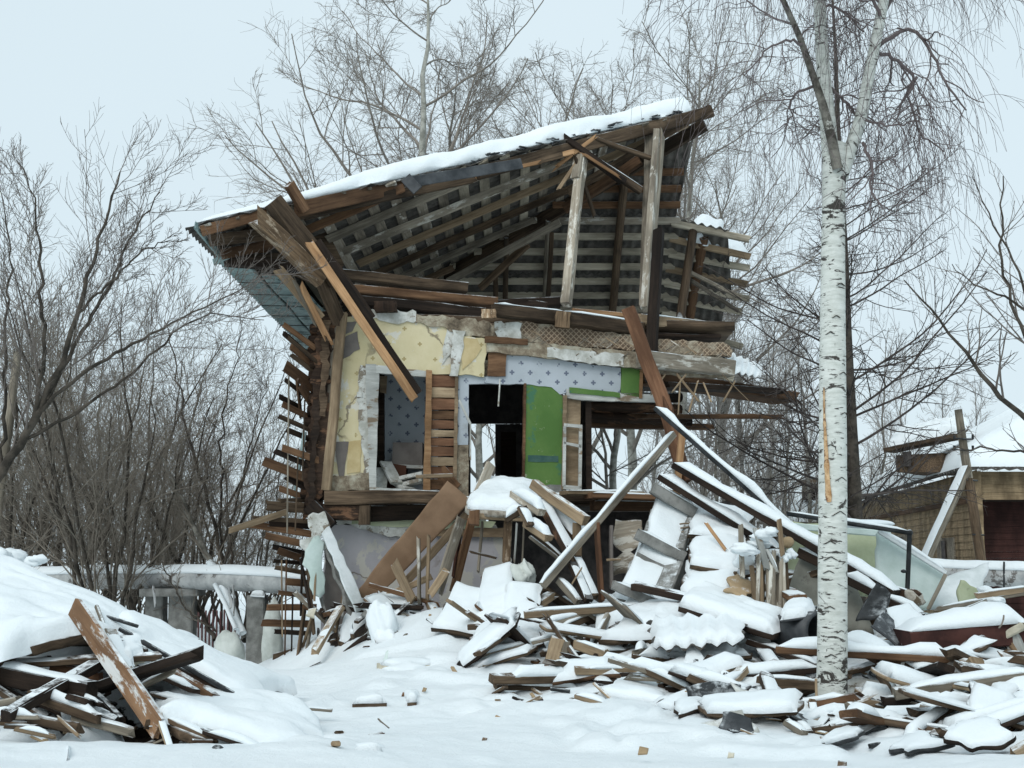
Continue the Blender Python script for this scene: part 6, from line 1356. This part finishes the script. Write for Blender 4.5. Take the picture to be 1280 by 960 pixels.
# tyre-like black drum
def ring(name, c, ro, ri, wd, axis, mat, label):
    V, F = [], []; n = 32; X = Vector(axis).normalized(); A_ = X.cross(Vector((0, 0, 1))).normalized(); B_ = X.cross(A_)
    pr_ = [(ro, -wd/2), (ro*1.03, 0), (ro, wd/2), (ri, wd/2), (ri*.95, 0), (ri, -wd/2)]
    for i in range(n):
        a = 2*math.pi*i/n
        for rr_, xx in pr_: p = Vector(c)+(A_*math.cos(a)+B_*math.sin(a))*rr_+X*xx; V.append(tuple(p))
    k6 = len(pr_)
    for i in range(n):
        for j in range(k6): F.append((i*k6+j, i*k6+(j+1) % k6, ((i+1) % n)*k6+(j+1) % k6, ((i+1) % n)*k6+j))
    return tag(link(name, rawmesh(name, V, F, M[mat], smooth=True), None, Matrix()), label, name.replace('_', ' '))
ring('metal_drum', P(1004, 792, 11.6), .20, .165, .5, (.55, -1, .1), 'dark_sheet', 'dark open drum lying on its side left of the near birch')
ring('old_tyre', P(916, 884, 9.65), .19, .11, .12, (.15, -.9, 1.0), 'tyre_black', 'black rubber ring in a snow hollow left of the birch foot')
ring('pipe_stub', P(903, 893, 9.2), .045, .035, .3, (.35, -.6, .35), 'black_metal', 'short pipe end poking from snow before the black ring')
S('snow hood over the dark open drum', [(975, 775), (1012, 770), (1018, 758), (984, 756)], [11.4, 11.4, 12, 12], .02, 'dark_sheet', snow=.12, rag=.04)
# ---- front-right tangle: named pieces
for (a, b, Y1, Y2, wd, mt, dp, sn, lb) in [
  ((972, 812), (1190, 824), 10.4, 10.2, 9, 'brown_board', .20, .12, 'long straight snow-topped plank crossing behind the near birch'),
  ((1180, 818), (1250, 832), 10.3, 10.6, 10, 'weathered_wood', .22, .12, 'snow-topped plank continuing right of the long straight one'),
  ((1060, 800), (1110, 826), 10.9, 10.4, 9, 'brown_board', .25, .12, 'snow-covered brown board sloping under the grey plate'),
  ((916, 846), (1020, 836), 10.2, 10.3, 8, 'dark_wood', .2, .10, 'snow-topped dark board pointing at the birch from the left'),
  ((952, 852), (1020, 856), 9.9, 10.0, 13, 'weathered_wood', .1, .03, 'weathered board end poking left of the birch trunk'),
  ((1098, 838), (1124, 878), 10.2, 9.6, 20, 'weathered_wood', .03, .03, 'broad snow-covered board slanting down right of the birch'),
  ((1142, 832), (1186, 858), 10.3, 9.9, 10, 'weathered_wood', .16, .07, 'straight snowy board slanting down in the right tangle'),
  ((1132, 868), (1208, 838), 9.8, 10.0, 8, 'weathered_wood', .10, .06, 'curving snow-topped board rising to the brown block'),
  ((1216, 830), (1228, 856), 9.8, 9.7, 24, 'tan_wood', .12, 0, 'upright square brown block end in the right tangle'),
  ((1232, 838), (1292, 880), 10.0, 9.5, 9, 'dark_wood', .3, .12, 'thick snow-covered beam sloping to the right picture edge'),
  ((1106, 876), (1188, 872), 9.5, 9.5, 11, 'dark_wood', .08, .02, 'rough dark timber lying low in the right tangle'),
  ((1184, 868), (1230, 898), 9.4, 9.2, 9, 'dark_wood', .10, .03, 'dark squared timber sloping down in the right tangle'),
  ((1206, 842), (1218, 872), 9.5, 9.4, 4, 'grey_wood', .05, 0, 'thin grey stick crossing near the brown block'),
  ((1130, 912), (1180, 890), 8.9, 9.2, 6, 'dark_wood', .25, .10, 'half-buried dark board edge right of the birch foot'),
  ((1176, 934), (1246, 914), 8.5, 8.7, 8, 'weathered_wood', .25, .13, 'snow-covered board with dark edge in the lower right foreground'),
  ((1262, 906), (1295, 892), 8.7, 8.8, 7, 'weathered_wood', .2, .08, 'board end at the lower right picture edge'),
  ((1270, 955), (1290, 944), 7.4, 7.4, 14, 'tan_wood', .1, .0, 'brown corner of a board at the lower right corner'),
  ((658, 768), (792, 760), 12.4, 12.6, 9, 'tan_wood', .10, .05, 'light brown horizontal plank before the brown crate'),
  ((765, 770), (764, 802), 12.7, 12.6, 46, 'red_board', .3, .05, 'brown boxy crate under the light brown plank'),
  ((700, 786), (740, 768), 12.3, 12.7, 9, 'weathered_wood', .1, .05, 'slanting board left of the brown crate'),
  ((680, 782), (736, 766), 12.2, 12.6, 6, 'grey_wood', .08, .06, 'grey slanting board under the light brown plank'),
  ((788, 774), (812, 800), 12.5, 12.2, 6, 'whitewashed_wood', .1, .06, 'snowy board leaning on the right side of the crate'),
  ((697, 800), (690, 826), 11.8, 11.8, 17, 'tan_wood', .12, .04, 'stubby brown board end tipped up at centre'),
  ((708, 804), (703, 826), 11.8, 11.8, 9, 'grey_wood', .1, .02, 'narrow board standing beside the stubby one'),
  ((722, 806), (756, 818), 11.8, 11.6, 12, 'tan_wood', .08, .05, 'brown plank end lying right of the stubby board'),
  ((742, 838), (826, 844), 11.0, 10.8, 9, 'weathered_wood', .15, .12, 'snow-topped board with cut end at centre right'),
  ((818, 836), (826, 850), 10.8, 10.8, 12, 'weathered_wood', .12, .04, 'squared dark board end at centre right'),
  ((710, 880), (748, 872), 10.2, 10.2, 3, 'grey_wood', .04, .01, 'thin curved grey strip left of the flat slab'),
  ((722, 886), (758, 896), 9.8, 9.7, 6, 'tan_wood', .1, .06, 'small brown board tilted in the snow below centre'),
  ((744, 862), (778, 894), 10.0, 9.6, 3, 'tan_wood', .03, .0, 'long thin stick lying across the small brown board'),
  ((800, 826), (806, 842), 11.2, 11.2, 10, 'brown_board', .1, .03, 'short dark board tip near the cut board end'),
  ((906, 846), (914, 858), 10.2, 10.2, 9, 'dark_wood', .1, .03, 'dark board stub left of the birch'),
  ((1015, 885), (1019, 912), 9.5, 9.4, 11, 'rotten_wood', .06, .03, 'rotten bark piece leaning at the birch foot'),
  ((1020, 850), (1022, 905), 9.7, 9.6, 3, 'tan_wood', .02, .0, 'thin pale stake standing against the birch'),
  ((985, 918), (1004, 930), 8.7, 8.6, 9, 'grey_wood', .06, .03, 'grey broken board tip in the foreground left of the birch'),
  ((1000, 912), (1010, 922), 8.8, 8.7, 7, 'weathered_wood', .06, .04, 'small weathered tip beside the grey broken one')]:
    B(lb, a, b, Y1, Y2, wd, mt, dp, snow=sn, rag=.03, ragA=.03)
S('flat snow slab over a dark gap below centre right', [(750, 872), (832, 888), (848, 868), (768, 858)], [9.9, 9.6, 10.4, 10.7], .04, 'dark_wood', snow=.12, rag=.08)
S('snow slab over the black ring left of the birch', [(884, 872), (960, 880), (962, 856), (896, 852)], [9.6, 9.6, 10.2, 10.3], .04, 'black_metal', snow=.12, rag=.08)
S('sharp snowy plate standing near the corrugated sheet', [(852, 838), (892, 840), (872, 806), (858, 806)], [10.9, 10.8, 11.1, 11.1], .02, 'pale_green_sheet', snow=.03, rag=.03)
S('crumpled brownish paper in the snow near the snowy plate', [(826, 856), (846, 858), (846, 832), (836, 832)], [10.6, 10.5, 10.7, 10.7], .02, 'cardboard', name='crumpled_paper', cat='paper', wave=.2, rag=.08)
for (a, b) in (((884, 938), (895, 955)), ((1230, 876), (1262, 912)), ((1222, 860), (1240, 890)), ((1196, 940), (1212, 958)), ((1228, 935), (1232, 955)), ((1150, 902), (1166, 916)), ((1255, 770), (1250, 785)), ((384, 905), (398, 918)), ((472, 898), (486, 910))):
    B('thin dry twig poking out of the foreground snow', a, b, 8.6, 8.5, 1.3, 'twig_brown', .01, name='twig', cat='twig', group='dry twigs in the snow', wob=.02)
# ---- filler: similar snow-capped boards of the tangle
fr = random.Random(17)
def scatter(n, x0, x1, y0, y1, Ya, Yb, L, wd, grp, lab, mats, sn=(.04, .12), panelp=.25, tilt=.25, lift=(.0, .14)):
    for i in range(n):
        t = fr.random(); Y = Ya+(Yb-Ya)*t; px = fr.uniform(x0, x1); x = (px-640)/FPX*Y; z = g1(x, Y)+fr.uniform(*lift); an = fr.gauss(0, .55) if fr.random() < .6 else fr.uniform(-1.6, 1.6); l = fr.uniform(*L)*.5
        d = Vector((math.cos(an)*l, math.sin(an)*l, fr.uniform(-tilt, tilt)*l)); c = Vector((x, Y, z)); mt = fr.choice(mats); s = fr.uniform(*sn)*fr.choice([.3, .7, 1, 1.1])
        if fr.random() < panelp:
            n_ = Vector((-d.y, d.x, fr.uniform(-.1, .4)*l)).normalized()*fr.uniform(.08, .24)
            if n_.y < 0: n_ = -n_
            panel('plank', [c-d-n_, c+d-n_, c+d+n_, c-d+n_], .03, mt, lab, 'plank', grp, snow=s, rag=.05, nu=8, nv=5)
        else: beam('plank', c-d, c+d, fr.uniform(*wd), fr.uniform(.03, .08), mt, lab, 'plank', grp, snow=s, rag=fr.choice([.02, .08, .16]), ragA=fr.choice([.02, .08, .16]), roll=fr.uniform(-.35, .35), cover=fr.uniform(.55, 1), wob=.025)
DM = ['weathered_wood', 'dark_wood', 'dark_wood', 'grey_wood', 'weathered_wood', 'dark_wood', 'brown_board', 'weathered_wood', 'tan_wood']
scatter(68, 1060, 1390, 0, 0, 8.0, 11.4, (.3, 1.2), (.04, .15), 'boards tangled right of the birch', 'one of the alike snow-capped boards tangled right of the near birch', DM, sn=(.04, .11), tilt=.38, panelp=.22, lift=(-.06, .12))
scatter(34, 860, 1010, 0, 0, 9.0, 12.0, (.25, .9), (.04, .14), 'boards tangled left of the birch', 'one of the alike snow-capped boards tangled close left of the near birch', DM, sn=(.04, .11), tilt=.38, panelp=.22, lift=(-.06, .12))
scatter(40, 660, 930, 0, 0, 10.0, 12.4, (.3, 1.1), (.04, .16), 'boards scattered at centre right', 'one of the alike snow-capped boards scattered before the stepped snow sheets', DM, sn=(.04, .11), tilt=.38, panelp=.22, lift=(-.06, .12))
scatter(14, 590, 780, 0, 0, 13.2, 15.4, (.3, 1.1), (.06, .2), 'boards heaped before the doorway', 'one of the alike boards heaped in the wreck before the doorway', DM, tilt=.8, lift=(.0, .3))
scatter(26, 850, 1010, 0, 0, 12.2, 15.0, (.4, 1.2), (.08, .2), 'boards heaped below the open room', 'one of the alike snowy boards heaped below the open right room', DM, tilt=.5, lift=(.1, .6))
scatter(26, 1020, 1400, 0, 0, 11.4, 13.5, (.5, 1.6), (.08, .22), 'boards behind the rusty beam', 'one of the alike snowy boards lying around the rusty beam', DM, lift=(-.05, .12))
scatter(16, 395, 560, 0, 0, 14.2, 15.4, (.3, .8), (.05, .12), 'boards at the plaster wall foot', 'one of the alike small boards under the torn wall linings', DM, sn=(0, .05), tilt=.8, lift=(0, .3))
scatter(18, -60, 170, 0, 0, 8.3, 9.2, (.5, 1.4), (.06, .16), 'boards deep in the left cavity', 'one of the alike dark boards deep inside the left cavity', ['dark_wood', 'weathered_wood'], sn=(0, .01), panelp=.1, tilt=.35, lift=(.05, .5))

CM = ['dark_wood', 'brown_board', 'tan_wood', 'weathered_wood', 'cardboard', 'black_metal', 'grey_wood']
def chips(n, x0, x1, Ya, Yb, grp, lab, L=(.04, .15)):
    for i in range(n):
        Y = fr.uniform(Ya, Yb); x = (fr.uniform(x0, x1)-640)/FPX*Y; z = g1(x, Y)+fr.uniform(-.01, .03); an = fr.uniform(0, 6.3); l = fr.uniform(*L)/2; d = Vector((math.cos(an)*l, math.sin(an)*l, fr.uniform(-.5, .5)*l)); c = Vector((x, Y, z))
        beam('splinter', c-d, c+d, fr.uniform(.012, .06), fr.uniform(.01, .03), fr.choice(CM), lab, 'splinter', grp, rag=.02, ragA=.02, snow=fr.choice([0, 0, .015]))
chips(70, 870, 1290, 8.0, 11.0, 'splinters around the near birch', 'one of the alike small wood splinters strewn on the snow around the near birch')
chips(60, 560, 900, 9.6, 12.8, 'splinters below the stepped sheets', 'one of the alike small splinters strewn on the snow before the stepped snow sheets')
chips(18, 20, 480, 7.6, 9.4, 'splinters by the left heap', 'one of the alike small splinters at the foot of the left heap')
chips(20, 395, 620, 13.6, 15.2, 'splinters under the plaster wall', 'one of the alike small splinters at the foot of the plaster wall')
for i in range(34):
    Y = fr.uniform(8.6, 11.2); px = fr.uniform(880, 1290); x = (px-640)/FPX*Y; z = g1(x, Y)+.02; an = fr.uniform(-.8, .8); s = fr.uniform(.1, .3); c = Vector((x, Y, z)); u_ = Vector((math.cos(an)*s, math.sin(an)*s, fr.uniform(-.3, .3)*s)); v_ = Vector((-math.sin(an)*s*.6, math.cos(an)*s*.6, fr.uniform(.1, .7)*s))
    panel('sheet_scrap', [c-u_-v_, c+u_-v_, c+u_*.8+v_, c-u_+v_*.9], .012, fr.choice(['dark_sheet', 'brown_board', 'black_metal', 'plaster_white', 'slate_sheet', 'weathered_wood']), 'one of the alike snow-dusted sheet scraps lying among the boards near the birch', 'sheet scrap', 'sheet scraps near the birch', snow=fr.choice([0, .03, .05]), rag=.04, nu=8, nv=6, wave=.05)

for i, (x, y, Y, w_, h_) in enumerate([(905, 905, 9.0, 46, 10), (1085, 915, 8.4, 60, 12), (1150, 945, 7.6, 50, 10), (1230, 950, 7.4, 60, 14), (960, 900, 9.2, 40, 9), (1040, 930, 8.0, 44, 9), (860, 905, 9.0, 40, 8), (1255, 890, 8.9, 40, 12)]):
    z0 = g1((x-640)/FPX*Y, Y); A_ = Vector(((x-w_/2-640)/FPX*Y, Y, z0+.03)); B_ = Vector(((x+w_/2-640)/FPX*Y, Y+fr.uniform(-.1, .25), z0+fr.uniform(.04, .14))); o_ = Vector((fr.uniform(-.1, .1), fr.uniform(.3, .6), fr.uniform(-.02, .06)))
    panel('half_buried_sheet', [A_, B_, B_+o_, A_+o_], .025, fr.choice(['dark_wood', 'black_metal', 'weathered_wood']), 'one of the alike half-buried snow-covered sheets in the near snow on the right', 'sheet', 'half-buried sheets at the front right', snow=fr.uniform(.03, .05), rag=.06, wave=.12)

for i, (a, b, Y1, Y2, w_, mt, sn) in enumerate([((150, 800), (178, 812), 8.85, 8.8, 7, 'weathered_wood', .02), ((170, 830), (240, 862), 8.75, 8.6, 6, 'dark_wood', .04), ((212, 838), (262, 868), 8.8, 8.7, 9, 'brown_board', .0), ((196, 868), (250, 884), 8.5, 8.4, 5, 'weathered_wood', .04), ((140, 792), (160, 838), 8.7, 8.5, 5, 'grey_wood', .02), ((250, 880), (300, 900), 8.5, 8.4, 6, 'dark_wood', .05), ((210, 898), (262, 922), 8.0, 7.9, 7, 'weathered_wood', .03), ((262, 916), (330, 938), 7.85, 7.8, 6, 'dark_wood', .05), ((300, 872), (372, 896), 8.9, 8.8, 4, 'dark_wood', .06)]):
    B('one of the alike dark boards showing in crevices right of the tilted brown plank', a, b, Y1, Y2, w_, mt, .08, snow=sn, rag=.06, ragA=.06, group='boards in the crevices of the left heap')

scatter(26, 600, 860, 0, 0, 11.6, 13.4, (.3, 1.0), (.04, .12), 'jagged boards before the brown crate', 'one of the alike jagged snowy boards around the brown crate', DM, sn=(.02, .08), tilt=.9, lift=(-.02, .25))
